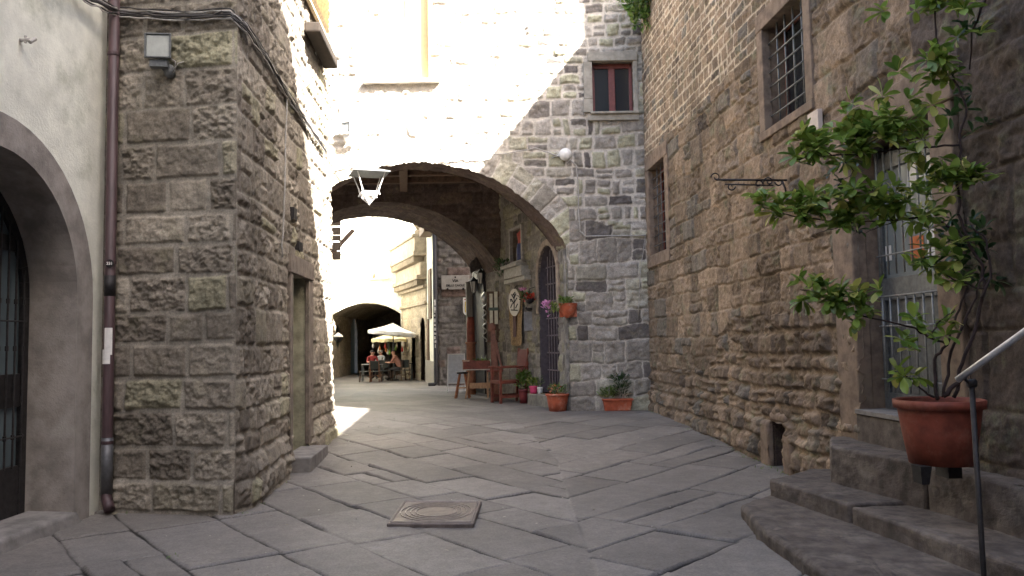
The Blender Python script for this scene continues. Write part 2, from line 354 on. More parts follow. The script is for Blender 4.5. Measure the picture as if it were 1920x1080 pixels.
# ------------------------------------------------------------------ left: plastered house with the arched doorway
PH = thing('plaster_house', 'cream plastered house with mauve arched doorway at the left edge', 'house', (-4.65, 7, -.2))
WA = Wall((-4.65, 2.5), (-4.65, 9.02)); uc, zs, ra = 7.13-2.5, 2.15, 1.31
def holeA(u, z): return ((np.hypot(u-uc, z-zs) < ra+.12) & (z >= zs)) | ((np.abs(u-uc) < ra+.12) & (z < zs))
def layA(u, z): n = fbm(u*2, z*2, 3); return .012*n+.004*fbm(u*20, z*20, 4), n+.5, n+.5, n*0
stonewall('wall', PH, WA, 0, WA.L, -.4, 9.5, .05, layA, M_plast, holeA, edge=.001)
mb = MB(); mb.box(-9, -5.35, 2.5, 9.02, -.4, 9.5); mb.box(-5.35, -4.67, 8.75, 9.02, -.4, 9.5); mb.box(-5.35, -4.67, 2.5, 5.5, -.4, 9.5); mb.build('masonry_core', M_plast, PH, True)
ri = archpts(uc, zs, ra-.004, -.4); ro = archpts(uc, zs, ra+.31, -.4)
mb = archring(MB(), WA, ri, ro, -.03, .035)
tr = mb.build('arch_surround', M_trim, PH, True); ri = archpts(uc, zs, ra, -.4)
mb = MB()
for i in range(len(ri)-1):
    a, b = ri[i], ri[i+1]; mb.add([WA.P(*a, .0), WA.P(*b, .0), WA.P(*b, -.62), WA.P(*a, -.62)], [(0, 1, 2, 3)])
mb.build('reveal', M_trim, PH, True, smooth=False)
DX = -.47
door = MB(); r2 = ra-.005; di = archpts(uc, zs, ra-.12, -.2); do = archpts(uc, zs, ra-.004, -.2); archring(door, WA, di, do, DX-.06, DX)
for z0, z1 in ((-.2, .42), (1.02, 1.36), (2.62, 2.78)): door.wbox(WA, uc-ra+.13, uc+ra-.13, DX-.05, DX-.002, z0, z1)
door.wbox(WA, uc-.06, uc+.06, DX-.05, DX+.004, .42, 1.02); door.wbox(WA, uc-.06, uc+.06, DX-.05, DX+.004, 1.36, 2.62)
DO = door.build('door', M_iron, PH, True, bevel=.006)
p = MB(); pr = archpts(uc, zs, ra-.1, -.2); p.prism([WA.P(*q, DX-.04) for q in pr], (-.012, 0, 0)); p.build('pane', M_glassb, DO, True)
b = MB()
for i in range(-9, 10):
    u = uc+i*.13; zt = zs+math.sqrt(max(.01, (ra-.1)**2-(u-uc)**2))
    b.tube([WA.P(u, .4, DX+.02), WA.P(u, zt-.02, DX+.02)], .011, 6)
    for z in (.72, 1.62, 2.1): b.tube([WA.P(u, z-.025, DX+.02), WA.P(u, z+.025, DX+.02)], .019, 6)
for z in (.72, 1.9): b.tube([WA.P(uc-ra+.1, z, DX+.03), WA.P(uc+ra-.1, z, DX+.03)], .009, 6)
b.build('bars', M_iron, DO, True)
o = MB().hexa([(-5.12, 5.9, -.25), (-4.62, 5.9, -.25), (-4.55, 8.55, -.25), (-5.12, 8.62, -.25), (-5.12, 5.9, -.07), (-4.66, 5.9, -.09), (-4.6, 8.5, -.09), (-5.12, 8.6, -.07)]).build('threshold', M_kerb, PH, True, bevel=.04, seg=4)
mb = MB()
h = WA.px(38, 75); mb.tube([WA.P(h[0], h[1], 0), WA.P(h[0], h[1], .09)], .018, 8); mb.tube([WA.P(h[0]-.0, h[1]-.02, .09), WA.P(h[0]+.05, h[1]+.03, .11)], .022, 8); mb.tube([WA.P(h[0], h[1]-.03, .05), WA.P(h[0], h[1]+.04, .05)], .012, 6)
tag(mb.build('wall_hook', M_cableg), 'small grey metal stub fixed high on the cream plaster', 'hook')
# ------------------------------------------------------------------ left: stone corner house
CH = thing('stone_house', 'rough stone corner house with downpipe, second building from the left', 'house', (-3.06, 8.79, -.2))
WS = Wall((-4.75, 9.075), (-3.055, 8.79)); WL = Wall((-3.055, 8.79), (-3.42, 15.0))
lS = lambda u, z: masonry(u, z, 21, ch=.385, bw=.66, depth=.028, joint=.017, bev=.030, warp=.026, rough=.029, split=.0, off=.01, cv=.14, bwv=.35, rf=13)
def lL(u, z):
    A = masonry(u, z, 33, ch=.37, bw=.5, depth=.03, joint=.010, bev=.035, warp=.035, rough=.03, split=.12, cv=.25, rf=11)
    B = masonry(u, z, 34, ch=.32, bw=.5, depth=.04, joint=.010, bev=.045, warp=.05, rough=.03, split=.1, rf=8)
    k = z < .95+.2*fbm(u*2, z, 4); return [np.where(k, b_, a_) for a_, b_ in zip(A, B)]
bat = lambda u, z: .07*sst(.4, .1, z) + .04*sst(2.5, 0, z)
stonewall('wall', CH, WS, .02, WS.L, -.4, 8.6, .0135, lS, M_corner, batter=lambda u, z: .03*sst(.2, .1, z))
ad = WL.px(543, 700)[0]; bd = WL.px(574, 700)[0]; zd0, zd1 = .0, 2.98
fl = WL.px(552, 516); zd1 = fl[1]; holL = rect((ad, bd, .02, zd1))
stonewall('side_wall', CH, WL, 0, WL.L, -.4, 8.8, .018, lL, M_corner, holL, batter=lambda u, z: bat(u, z)*sst(0, .3, u)*(1-.8*sst(ad-.5, ad-.1, u)*sst(bd+.5, bd+.1, u))+.03*sst(WL.L-1.3, WL.L, u)*sst(1.0, 0, z))
mb = MB(); mb.prism([(-9, 9.4, -.4), (-4.7, 9.4, -.4), (-3.3, 9.15, -.4), (-3.3, ad+8.6, -.4), (-3.95, ad+8.7, -.4), (-3.95, bd+9, -.4), (-3.6, bd+9, -.4), (-3.62, 14.98, -.4), (-9, 14.98, -.4)], (0, 0, 11.3)); mb.build('masonry_core', M_dark, CH, True)
dm = recess(MB(), WL, ad-.02, bd+.02, -.1, zd1+.02, .42, True).build('doorway', mat('mossy_plaster', (.27, .26, .185), .95, .3, 5, .5, .01), CH, True)
m2 = MB(); m2.wbox(WL, ad, bd, -.40, -.34, .05, zd1); [m2.wbox(WL, ad+i*.26, ad+i*.26+.245, -.34, -.325, .07, zd1-.02) for i in range(int((bd-ad)/.26))]; m2.build('door_leaf', M_wood, dm, True, bevel=.004)
m2 = MB(); m2.wbox(WL, ad-.22, bd+.28, -.02, .075, zd1, zd1+.27); m2.wbox(WL, ad-.17, ad, -.02, .055, .05, zd1); m2.wbox(WL, bd, bd+.35, -.02, .05, .05, zd1); m2.build('door_frame', M_plast if False else M_rock, dm, True, bevel=.012)
tag(MB().wbox(WL, ad-.1, bd+.12, -.1, .32, -.3, .02).build('doorstep', M_kerb, None, bevel=.02), 'grey stone doorstep below the narrow alley door of the corner house', 'doorstep')
# small openings in the alley face and the shutter with its sill in the sun
m2 = MB()
for (x0, y0, x1, y1) in ((543, 388, 549, 415), (553, 452, 560, 472)):
    a = WL.px(x0, y0); c = WL.px(x1, y1); MB().wbox(WL, a[0], c[0], -.05, .062, c[1], a[1]).build('vent_slot', M_iron, CH, True)
MB().box(-3.16, -3.06, 8.81, 8.95, -.4, 11).build('corner_quoin', M_rock, CH, True)
wn = thing('shuttered_window', 'tall yellow louvred shutter over a rough brown sill on the sunlit left wall', 'window', WL.P(4.6, 6, 0))
a = WL.px(556, 62)[0]; c = WL.px(604, 128); m2 = MB(); m2.wbox(WL, a+.35, c[0]-.1, .04, .30, c[1]-.05, c[1]+.12); m2.build('sill', mat('sill_brown', (.022, .015, .010), .9, .3), wn, True, bevel=.03)
m2 = MB(); m2.wbox(WL, a+.1, c[0]-.1, .06, .12, c[1]+.5, c[1]+2.4)
for i in range(22): z = c[1]+.55+i*.085; m2.add([WL.P(a+.2, z, .12), WL.P(c[0]-.2, z, .12), WL.P(c[0]-.2, z+.05, .17), WL.P(a+.2, z+.05, .17)], [(0, 1, 2, 3)])
m2.build('louvre', mat('shutter_ochre', (.70, .56, .36), .6, .2), wn, True)
# downpipe
dp = thing('downpipe', 'dark maroon drainpipe with stickers running down the corner house front', 'pipe', (-4.5, 8.93, -.2))
x, y = -4.515, 8.915; mb = MB(); mb.tube([(x, y, 8.5), (x, y, .05), (x+.005, y-.01, -.03), (x+.045, y-.05, -.1), (x+.09, y-.10, -.15)], .058, 14, caps=True)
mb.build('pipe', M_pipe, dp, True, smooth=True)
for z in (6.9, 4.95, 2.55, .55): MB().tube([(x, y, z), (x, y, z+.035)], .066, 14).build('clamp', M_pipe, dp, True)
mb = MB(); mb.tube([(x, y, .62), (x, y, .0)], .062, 14); mb.build('foot_sleeve', mat('lead_grey', (.12, .12, .125), .5, .2, metal=.5), dp, True, smooth=True)
zt = onY(208, 495, 8.9)[2]
mb = MB(); mb.tube([(x, y, zt-.13), (x, y, zt-.36)], .0605, 14); mb.build('black_tape', M_iron, dp, True, smooth=True)
def patch(r0, cx, cy, zc, hh, a0, a1, n=6):
    m_ = MB(); vs = []
    for i in range(n+1):
        a = math.radians(a0+(a1-a0)*i/n); vs += [(cx+r0*math.cos(a), cy+r0*math.sin(a), zc-hh/2), (cx+r0*math.cos(a), cy+r0*math.sin(a), zc+hh/2)]
    m_.add(vs, [(2*i, 2*i+2, 2*i+3, 2*i+1) for i in range(n)]); return m_
mb = MB(); mb.tube([(x+.025, y-.061, zt), (x+.025, y-.063, zt)], .047, 20); stk = mb.build('round_sticker', M_iron, dp, True)
zq = onY(208, 640, 8.9)[2]
patch(.0625, x, y, zq, .30, 250, 330).build('paper_sticker', M_wpaint, dp, True); patch(.0632, x, y, zq-.17, .16, 215, 310).build('paper_sticker', M_wpaint, dp, True)
def text(s, size, loc, rot, mt, parent=None, name='lettering', align='CENTER', ext=.001):
    c = bpy.data.curves.new(name, 'FONT'); c.body = s; c.size = size; c.align_x = align; c.align_y = 'CENTER'; c.extrude = ext; c.offset = size*.03; c.materials.append(mt)
    t_ = bpy.data.objects.new(name, c); COL.objects.link(t_); me = bpy.data.meshes.new_from_object(t_.evaluated_get(bpy.context.evaluated_depsgraph_get())); bpy.data.objects.remove(t_); o = bpy.data.objects.new(name, me); link(o, parent); L = wloc(parent) if parent is not None else Vector((0, 0, 0)); o.location = Vector(loc)-L; o.rotation_euler = rot; return o
text('331', .045, (x+.025, y-.066, zt), (math.pi/2, 0, .15), M_wpaint, dp)
# floodlight and cables
def floodlight(name, label, pos, rz, s=1., body=None, glassm=None):
    t = thing(name, label, 'floodlight', pos, rz); body = body or M_irong
    m_ = MB(); m_.hexa([(-.13*s, -.02*s, -.13*s), (.13*s, -.02*s, -.13*s), (.10*s, .12*s, -.10*s), (-.10*s, .12*s, -.10*s), (-.13*s, -.02*s, .13*s), (.13*s, -.02*s, .13*s), (.10*s, .12*s, .10*s), (-.10*s, .12*s, .10*s)])
    for a in (-1, 1): m_.box(min(a*.13*s, a*.15*s), max(a*.13*s, a*.15*s), -.045*s, 0, -.15*s, .15*s)
    for a in (-1, 1): m_.box(-.13*s, .13*s, -.045*s, 0, min(a*.13*s, a*.15*s), max(a*.13*s, a*.15*s))
    m_.build('housing', body, t, bevel=.008*s)
    MB().box(-.125*s, .125*s, -.028*s, -.022*s, -.125*s, .125*s).build('lens', glassm or mat('frosted_lens', (.36, .37, .34), .4, .1), t)
    m_ = MB(); m_.tube([(.0, .05*s, -.13*s), (.03*s, .1*s, -.22*s), (.07*s, .2*s, -.27*s)], .03*s, 8); m_.box(-.10*s, .10*s, .0, .1*s, -.24*s, -.155*s); m_.ball((.09*s, .14*s, -.25*s), .065*s, .08*s, .085*s)
    m_.build('mount', body, t); return t
q = onY(297, 87, 8.72); fd = floodlight('floodlight', 'black floodlight with frosted lens on the rough stone corner house', tuple(q), .12, .95)
mb = MB(); mb.tube([(.12, .05, -.12), (.17, .05, -.15), (.16, .07, -.22), (.13, .1, -.26)], .007, 6); mb.tube([(.25, .1, -.13), (.19, .08, -.16), (.15, .06, -.25)], .006, 6); mb.build('flex', M_cableg, fd, smooth=True)
def wavy(pts, n=6, amp=.012, seed=0):
    rs = np.random.RandomState(seed); r = []
    for i in range(len(pts)-1):
        a = Vector(pts[i]); b = Vector(pts[i+1])
        for k in range(n): t = k/n; r.append(a.lerp(b, t)+Vector(rs.randn(3))*amp*(1 if k else .2)-Vector((0, 0, .03*4*t*(1-t)*(b-a).length*.15)))
    r.append(Vector(pts[-1])); return r
def wp(W, px, py, n): u, z = W.px(px, py, n); return W.P(u, z, n)
cbl = thing('cable_bundle', 'bundle of sagging black and grey cables strung along the corner house top left', 'cable', (-3.5, 8.8, 5.6))
base = [tuple(onX(90, -60, -4.5)), tuple(onX(160, -5, -4.55)), wp(WS, 225, 24, .09), wp(WS, 330, 30, .07), wp(WS, 432, 26, .07), wp(WL, 462, 52, .08), wp(WL, 500, 108, .07), wp(WL, 540, 178, .07), wp(WL, 575, 230, .07), wp(WL, 612, 285, .10)]
for k, (dz, mt, r_) in enumerate(((0, M_cable, .014), (.035, M_cableg, .011), (-.03, M_cable, .010), (.06, M_cable, .008), (-.05, M_cableg, .009), (.015, M_cable, .012))):
    MB().tube(wavy([(a[0], a[1], a[2]+dz) for a in base], 6, .008, k), r_, 6).build('cable', mt, cbl, True, smooth=True)
tag(MB().tube(wavy([wp(WL, 538, 180, .05), wp(WL, 535, 300, .05), wp(WL, 532, 400, .05), wp(WL, 530, 482, .05)], 4, .006, 4), .012, 6).build('white_cable', M_cableg, smooth=True), 'single pale cable hanging straight down the alley face of the corner house', 'cable')
# ------------------------------------------------------------------ right: brown stone house
RH = thing('brown_stone_house', 'tall brown stone house with barred windows filling the right side', 'house', (3.6, 11, 0))
WR = Wall((3.15, 18.38), (4.51-.074*2.6, 2.6)); Yr = lambda u: 18.38+WR.d[1]*u
def Hr(u):
    Y = Yr(u); return np.interp(Y, [2, 4.8, 6.4, 6.5, 12.8, 13.7, 13.9, 20], [15.5, 14.6, 12.2, 8.05, 8.05, 8.1, 10.3, 10.3])  # roofline out of view, stepped to shape the shadow edge and sun patch
def uR(px, py): return WR.px(px, py)[0]
BW = (uR(1437, 150), uR(1513, 100), WR.px(1440, 246)[1], WR.px(1437, 52)[1]); SW = (uR(1221, 400), uR(1251, 400), WR.px(1228, 478)[1], WR.px(1220, 318)[1])
DR = (uR(1616, 600), uR(1772, 600), .8, WR.px(1625, 268)[1]); VT = (uR(1456, 830), uR(1481, 830), -.35, WR.px(1466, 792)[1])
def lR(u, z):
    Y = Yr(u)
    A = masonry(u, z, 51, ch=.185, bw=.27, depth=.014, joint=.013, bev=.02, warp=.035, rough=.02, split=0., off=.006, rf=8)
    A2 = masonry(u, z, 52, ch=.20, bw=.34, depth=.014, joint=.004, bev=.03, warp=.03, rough=.028, split=0., off=.006, rf=8)
    B = masonry(u, z, 53, ch=.44, bw=.6, depth=.03, joint=.008, bev=.026, warp=.06, rough=.034, split=.15, off=.018, rf=6)
    C = masonry(u, z, 54, ch=.27, bw=.34, depth=.06, joint=.012, bev=.05, warp=.06, rough=.045, split=.2, off=.03, rf=7)
    E = masonry(u, z, 55, ch=.52, bw=.9, depth=.02, joint=.004, bev=.03, warp=.04, rough=.022, split=.0, off=.01, rf=5)
    w1 = .5*fbm(u*.8, z*.8, 60)*2
    kA = (z > 5.8+.45*w1+.5*np.maximum(0, 10.8-Y)) & (Y > 9.6+w1*.8); kC = (z < 1.05+.4*w1+.9*sst(14.2, 12.6, Y)*sst(8, 9, Y)) & (Y > 8.6); kE = (Y < 7.6+.3*w1)
    r = []
    for i in range(4):
        v = B[i]; v = np.where(kC, C[i], v); v = np.where(kA, np.where(Y < 13.2+w1, A[i], A[i]), v); v = np.where(kE, E[i], v); r.append(v)
    r[3] = np.where(kA, r[3]*sst(-.6, .1, fbm(u*1.3, z*1.3, 66)+.1), r[3]*np.where(kC, .15, .45)*sst(-.1, .35, fbm(u*1.1, z*1.1, 67))); r[2] = np.where(kE, .0, r[2]); r[0] = r[0] + .05*fbm(u*2, z*2, 70)+.012*fbm(u*22, z*22, 72)  # stones beyond the door coloured dark in place of shade there
    r[0] = r[0]-.02*np.abs(fbm(u*5, z*5, 71))
    return r
def batR(u, z): return .07*sst(1.2, -.2, z)*(.6+.8*vn(u*1.2, z*0, 5)) + .25*np.maximum(0, 0-.0*z)
stonewall('wall', RH, WR, 0, WR.L, -.45, 10.3, .0175, lR, M_brown, rect(BW, SW, DR, VT), top=Hr, batter=batR)
us = [0, 4.49, 4.69, 5.6, 11.91, 12.01, 13.6, WR.L]
for n0, n1, dz in ((-.55, -6, None), (0, -.55, .3)):
    mb = MB()
    for i in range(len(us)-1):
        a, b = us[i], us[i+1]; ha, hb = float(Hr(a)), float(Hr(b)); z0a, z0b = (-.45, -.45) if dz is None else (ha-dz, hb-dz)
        if dz is None: n1 = -6 if a < 11.90 else -1.9  # tall end kept shallow so sun still reaches the lane patch
        mb.hexa([WR.P(a, z0a, n0), WR.P(b, z0b, n0), WR.P(b, z0b, n1), WR.P(a, z0a, n1), WR.P(a, ha, n0), WR.P(b, hb, n0), WR.P(b, hb, n1), WR.P(a, ha, n1)])
    mb.build('masonry_core', M_dark, RH, True)
mb = MB(); mb.box(7.95, 15, 12.9, 22, 0, 20); tag(mb.build('shadow_tower', M_rock), 'unseen plain tower behind the brown house, added to shade the bridge wall', 'tower')  # out of view, placed to cast the upright shadow edge on the bridge wall
for nm, lb, b in (('unseen_house', 'unseen tall house behind the camera on the right, added to shade the near walls', (4.35, 6., -16, 2.55, -.4, 19)), ('unseen_house', 'unseen wide house further behind on the right, added for the same shade', (6.1, 15, -22, -5.5, -.4, 18)), ('unseen_house', 'unseen house closing the lane behind the camera, added to dim it', (-9, 4.2, -18, -13, -.4, 13)), ('unseen_house', 'plain house on the left behind the camera', (-12, -5.2, -12.5, 2.4, -.4, 11))):
    tag(MB().box(*b).build(nm, M_rock), lb, 'house')  # unseen houses; the right ones added to keep sun off the near walls
# windows of the brown house
def window(parent, W, R, dep, nu, nz, mt, jw, lw, sw, gmat=M_iron, r=.012, curtain=None, label=None):
    u0, u1, z0, z1 = R; o = recess(MB(), W, u0-.01, u1+.01, z0-.01, z1+.01, dep+.12, True, -.0).build('window', mt, parent, True)
    surround(MB(), W, u0, u1, z0, z1, jw, lw, sw, .05).build('frame', mt, o, True, bevel=.012)
    grille(MB(), W, u0, u1, z0, z1, nu, nz, -.07, r).build('grille', gmat, o, True, smooth=True)
    m_ = MB(); m_.wbox(W, u0, u1, -dep-.03, -dep, z0, z1); m_.build('pane', M_glass, o, True)
    m_ = MB(); n0 = -dep; t = .05
    for a, b, c, d in ((u0, u0+t, z0, z1), (u1-t, u1, z0, z1), (u0+t, u1-t, z0, z0+t), (u0+t, u1-t, z1-t, z1), ((u0+u1)/2-.03, (u0+u1)/2+.03, z0+t, z1-t)): m_.wbox(W, a, b, n0, n0+.03, c, d)
    m_.build('casement', curtain or M_red, o, True, bevel=.004)
    if label: o['label'] = label
    return o
wb = window(RH, WR, BW, .30, 4, 6, M_rockb, .2, .25, .12, M_irong, .013, label='large barred window high in the wall')
m_ = MB(); um = (BW[0]+BW[1])/2; m_.wbox(WR, um-.02, BW[1]-.08, -.26, -.25, BW[2], BW[3]-.02); m_.build('shutter_panel', mat('shutter_green', (.17, .21, .13), .6, .2), wb, True)
window(RH, WR, SW, .28, 3, 8, M_rockb, .26, .30, .26, M_irong, .010, label='narrow barred window with stone frame')
o = recess(MB(), WR, VT[0], VT[1], -.4, VT[3], .5, True, .05).build('vent_opening', M_dark, RH, True)
m_ = MB(); m_.wbox(WR, VT[0]-.04, VT[1]+.06, -.05, .09, VT[3], VT[3]+.14); m_.wbox(WR, VT[0]-.3, VT[0], -.05, .13, -.4, VT[3]); m_.wbox(WR, VT[1], VT[1]+.25, -.05, .12, -.4, VT[3]-.1)
m_.build('frame', M_rockb, o, True, bevel=.06, seg=4)
# the barred door above the steps
u0, u1, z0, z1 = DR; dr = recess(MB(), WR, u0-.01, u1+.01, z0-.02, z1+.01, .40, True, .0).build('doorway', M_rockb, RH, True)
m_ = MB(); m_.wbox(WR, u0-.46, u0, -.1, .075, z0-.6, z1); m_.wbox(WR, u1, u1+.35, -.1, .07, z0-.4, z1); m_.wbox(WR, u0-.5, u1+.4, -.1, .09, z1, z1+.42); m_.build('door_frame', M_rockb, dr, True, bevel=.02)
n0 = -.22; m_ = MB()
m_.wbox(WR, u0, u0+.10, n0-.05, n0, z0, z1); m_.wbox(WR, u1-.1, u1, n0-.05, n0, z0, z1); m_.wbox(WR, u0+.1, u1-.1, n0-.05, n0, z0, z0+.18)
for a, b in ((1.18, 1.42), (2.6, 2.75)): m_.wbox(WR, u0+.1, u1-.1, n0-.05, n0, z0+a, z0+b)
m_.wbox(WR, u0+.1, u1-.1, n0-.05, n0-.03, z0+.18, z0+1.18)
m_.build('door', M_irong, dr, True, bevel=.006); m_ = MB(); m_.wbox(WR, u0+.1, u1-.1, n0-.045, n0-.035, z0+1.42, z1-.1); m_.build('pane', mglass('door_glass', (.20, .225, .225), .25), dr, True)
m_ = MB(); nb = 8
for i in range(nb+1):
    u = u0+.14+(u1-u0-.28)*i/nb
    m_.tube([WR.P(u, z0+.2, n0+.05), WR.P(u, z0+1.22, n0+.05)], .010, 6); m_.tube([WR.P(u, z0+1.45, n0+.05), WR.P(u, z1-.05, n0+.05)], .010, 6)
for z in (z0+.33, z0+.9, z0+1.22, z0+1.66, z0+2.3): m_.tube([WR.P(u0+.08, z, n0+.062), WR.P(u1-.08, z, n0+.062)], .009, 6)
m_.build('bars', mat('bar_grey', (.24, .245, .24), .5, .2, 20, metal=.2), dr, True, smooth=True)
def poster(px0, py0, px1, py1, mt, nm='notice'):
    a = WR.px(px0, py0, n0-.03); c = WR.px(px1, py1, n0-.03); return MB().wbox(WR, a[0], c[0], n0-.034, n0-.028, min(a[1], c[1]), max(a[1], c[1])).build(nm, mt, dr, True)
poster(1706, 445, 1733, 484, mat('notice_orange', (.55, .16, .05), .7, .1)); poster(1738, 432, 1756, 480, M_wpaint); poster(1660, 462, 1672, 488, M_wpaint); poster(1700, 300, 1722, 345, M_wpaint)
tag(MB().wbox(WR, u0-.02, u1+.1, -.5, .12, z0-.05, z0).build('door_sill', M_kerb, None, bevel=.006), 'thin grey marble sill under the barred green door', 'sill')
# steps
def slab(name, poly, z0, z1, label, bev=.035):
    o = MB().prism([(a, b, z0) for a, b in poly], (0, 0, z1-z0)).build(name, M_step, None, bevel=bev, seg=4)
    mm = o.modifiers.new('s', 'SUBSURF'); mm.subdivision_type = 'SIMPLE'; mm.levels = mm.render_levels = 5
    if 'worn' not in bpy.data.textures: t_ = bpy.data.textures.new('worn', 'CLOUDS'); t_.noise_scale = .16; t_.noise_depth = 4
    dd = o.modifiers.new('d', 'DISPLACE'); dd.texture = bpy.data.textures['worn']; dd.texture_coords = 'GLOBAL'; dd.strength = .035; dd.mid_level = .55; return tag(o, label, 'step', 'stone steps up to the barred door')
p2 = lambda a: (a[0], a[1])
zk, z2, z3 = -.10, .08, .46
A0, A1, A2, A3 = p2(onZ(1442, 897, z2)), p2(onZ(1590, 943, z2)), p2(onZ(1653, 957, z2)), p2(onZ(1925, 1062, z2))
slab('stone_step', [A0, A1, (A1[0]+1, A1[1]+.06), (4.3, A0[1]+.5), (3.4, 9.35), (3.0, 8.9)], -.35, z2, 'long brown stone step just above the curb slab, far section')
slab('stone_step', [(A1[0]+.012, A1[1]-.012), (A3[0]+.02, A3[1]), (3.55, 3.4), (4.3, 3.4), (4.3, A1[1]+.05), (A1[0]+1, A1[1]+.048)], -.35, z2-.02, 'mortar patched step section beside the handrail post')
B0, B1, B2 = p2(onZ(1555, 835, z3)), p2(onZ(1731, 869, z3)), p2(onZ(1922, 911, z3))
slab('stone_step', [B0, B1, (4.3, B1[1]+.02), (4.3, B0[1]+.9), (3.6, B0[1]+.75)], -.3, z3, 'highest smooth stone step directly under the door sill')
slab('stone_step', [(B1[0]+.01, B1[1]-.012), B2, (3.95, 4.2), (4.3, 4.2), (4.3, B1[1]+.008)], -.3, z3-.012, 'upper step section under the big terracotta tree pot')
slab('curb_slab', [p2(onZ(1388, 944, zk)), p2(onZ(1420, 985, zk)), p2(onZ(1530, 1062, zk)), (2.35, 4.6), (2.6, 3.2), (3.7, 3.2), (3.4, 8.95), (2.9, 8.95)], -.4, zk, 'low rounded curb slab at the foot of the steps', .05)
tag(MB().wbox(WR, u0-.03, u1+.2, -.3, .10, .3, z0-.052).build('threshold_block', M_step, None, bevel=.012), 'plain stone riser block between top step and door sill', 'block')
# handrail
ht = onY(1800, 712, 4.7); hb = onY(1846, 1085, 4.4); hr = thing('handrail', 'thin dark post carrying a bare steel rail at the right edge', 'handrail', (ht[0], ht[1], -.2))
yb = 4.7; a = onY(1822, 722, yb); m_ = MB(); m_.tube([(a[0], yb, a[2]), (onY(1840, 1000, yb)[0], yb, .2), (onY(1845, 1080, yb)[0], yb, -.3)], .016, 8); m_.tube([(a[0], yb, a[2]), tuple(onY(1806, 708, yb))], .010, 8); m_.tube([(a[0]-.02, yb, a[2]+.01), (a[0]+.02, yb, a[2]+.01)], .026, 10); m_.build('post', M_iron, hr, True, smooth=True)
a = Vector(onY(1795, 712, yb)); b = Vector(onY(1935, 612, 4.35)); MB().tube([a, a.lerp(b, .5), b, a+(b-a)*2.2], .019, 12).build('rail', M_steel, hr, True, smooth=True)
# ------------------------------------------------------------------ the bridge house over the lane
BH = thing('bridge_house', 'grey stone house bridging the lane on a wide low arch', 'house', (-2.2, 18.35, 0))
YB = 18.35; WB = Wall((-9.5, YB), (3.32, YB)); CX, CZ0, RA = -2.17, 1.86, 3.95; X2u = 9.5
def arcz(x): return CZ0+np.sqrt(np.maximum(.0, RA**2-(x-CX)**2))
def botB(u):
    x = u-X2u; rag = .05*fbm(x*5, x*0, 9)*2+.03*fbm(x*17, x*0, 8)*2
    return np.where((x > CX-RA) & (x < 1.28), arcz(x)+rag, -.3)
WNB = (WB.px(1110, 150)[0], WB.px(1187, 150)[0], WB.px(1150, 211)[1], WB.px(1150, 116)[1])
def lB(u, z):
    x = u-X2u; rr = np.hypot(x-CX, z-CZ0)-RA; th = np.arctan2(z-CZ0, x-CX)*(RA+.3)
    A = masonry(u, z, 81, ch=.30, bw=.37, depth=.03, joint=.024, bev=.04, warp=.07, rough=.03, cv=.42, bwv=.6, split=.22, off=.015, rf=7)
    A2 = masonry(u, z, 83, ch=.42, bw=.56, depth=.03, joint=.009, bev=.04, warp=.085, rough=.03, cv=.4, bwv=.55, split=.18, off=.015, rf=6)
    kk = .92*sst(1.6, -1.6, x)*sst(5, 6, z)  # paler pointing painted in so the sunlit upper wall burns out white
    V = masonry(th+50, rr, 82, ch=.62, bw=.40, depth=.025, joint=.015, bev=.04, warp=.03, rough=.03, split=.35, off=.01, rf=7)
    kv = (rr < .58+.1*fbm(th, th*0, 3)) & (z > 3.2) & (x < 1.35); low = z < 4.3+.5*fbm(u, z, 2)
    r = [np.where(kv, v_, np.where(low, b_, a_)) for a_, b_, v_ in zip(A, A2, V)]
    r[3] = np.where(low & ~kv, r[3]*.7, r[3]); r[2] = np.where(kv | (x+.9*(8.5-z)*.0 < -1.2), .45+.5*r[2], r[2]); r[3] = np.maximum(r[3], kk); return r  # dark stones lightened on the sunlit side, standing in for glare
YW = (WB.px(710, 60)[0], WB.px(806, 60)[0], WB.px(760, 156)[1], WB.px(760, -60)[1])
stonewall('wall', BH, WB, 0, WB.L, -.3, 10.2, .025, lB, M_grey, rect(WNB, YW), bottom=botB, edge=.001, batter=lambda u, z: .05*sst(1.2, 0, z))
ax = np.array([-.307/.952, 1.]); AXS = -.3225
def soffit(name, parent, y0, y1, mt, seed, a0=-.02, a1=1.03, bump_=.03, xo=0.):
    ang = np.linspace(a0*math.pi, a1*math.pi, 190)[:, None]; ang = np.linspace(.14, math.pi, 190)[:, None]; yy = np.linspace(y0, y1, int((y1-y0)/.04)+2)[None, :]
    ang = ang*np.ones_like(yy); yy = yy*np.ones_like(ang); h, a, b, m = masonry(yy*1.0+20, ang*RA, seed, ch=.3, bw=.5, depth=.02, joint=.01, bev=.04, warp=.04, rough=.03, split=.1)
    r = RA-h*1.0+.02; x = CX+(yy-YB)*AXS+r*np.cos(ang)+xo; z = CZ0+r*np.sin(ang)
    A = np.stack([a, b, m*.4, np.ones_like(a)], -1).reshape(-1, 4); return npmesh(name, np.stack([x, yy, z], -1).reshape(-1, 3), gridq(*x.shape), mt, parent, A)
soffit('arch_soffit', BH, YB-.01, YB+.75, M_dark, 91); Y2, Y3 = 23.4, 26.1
soffit('rear_arch_soffit', BH, Y2, Y3, M_dark, 92)
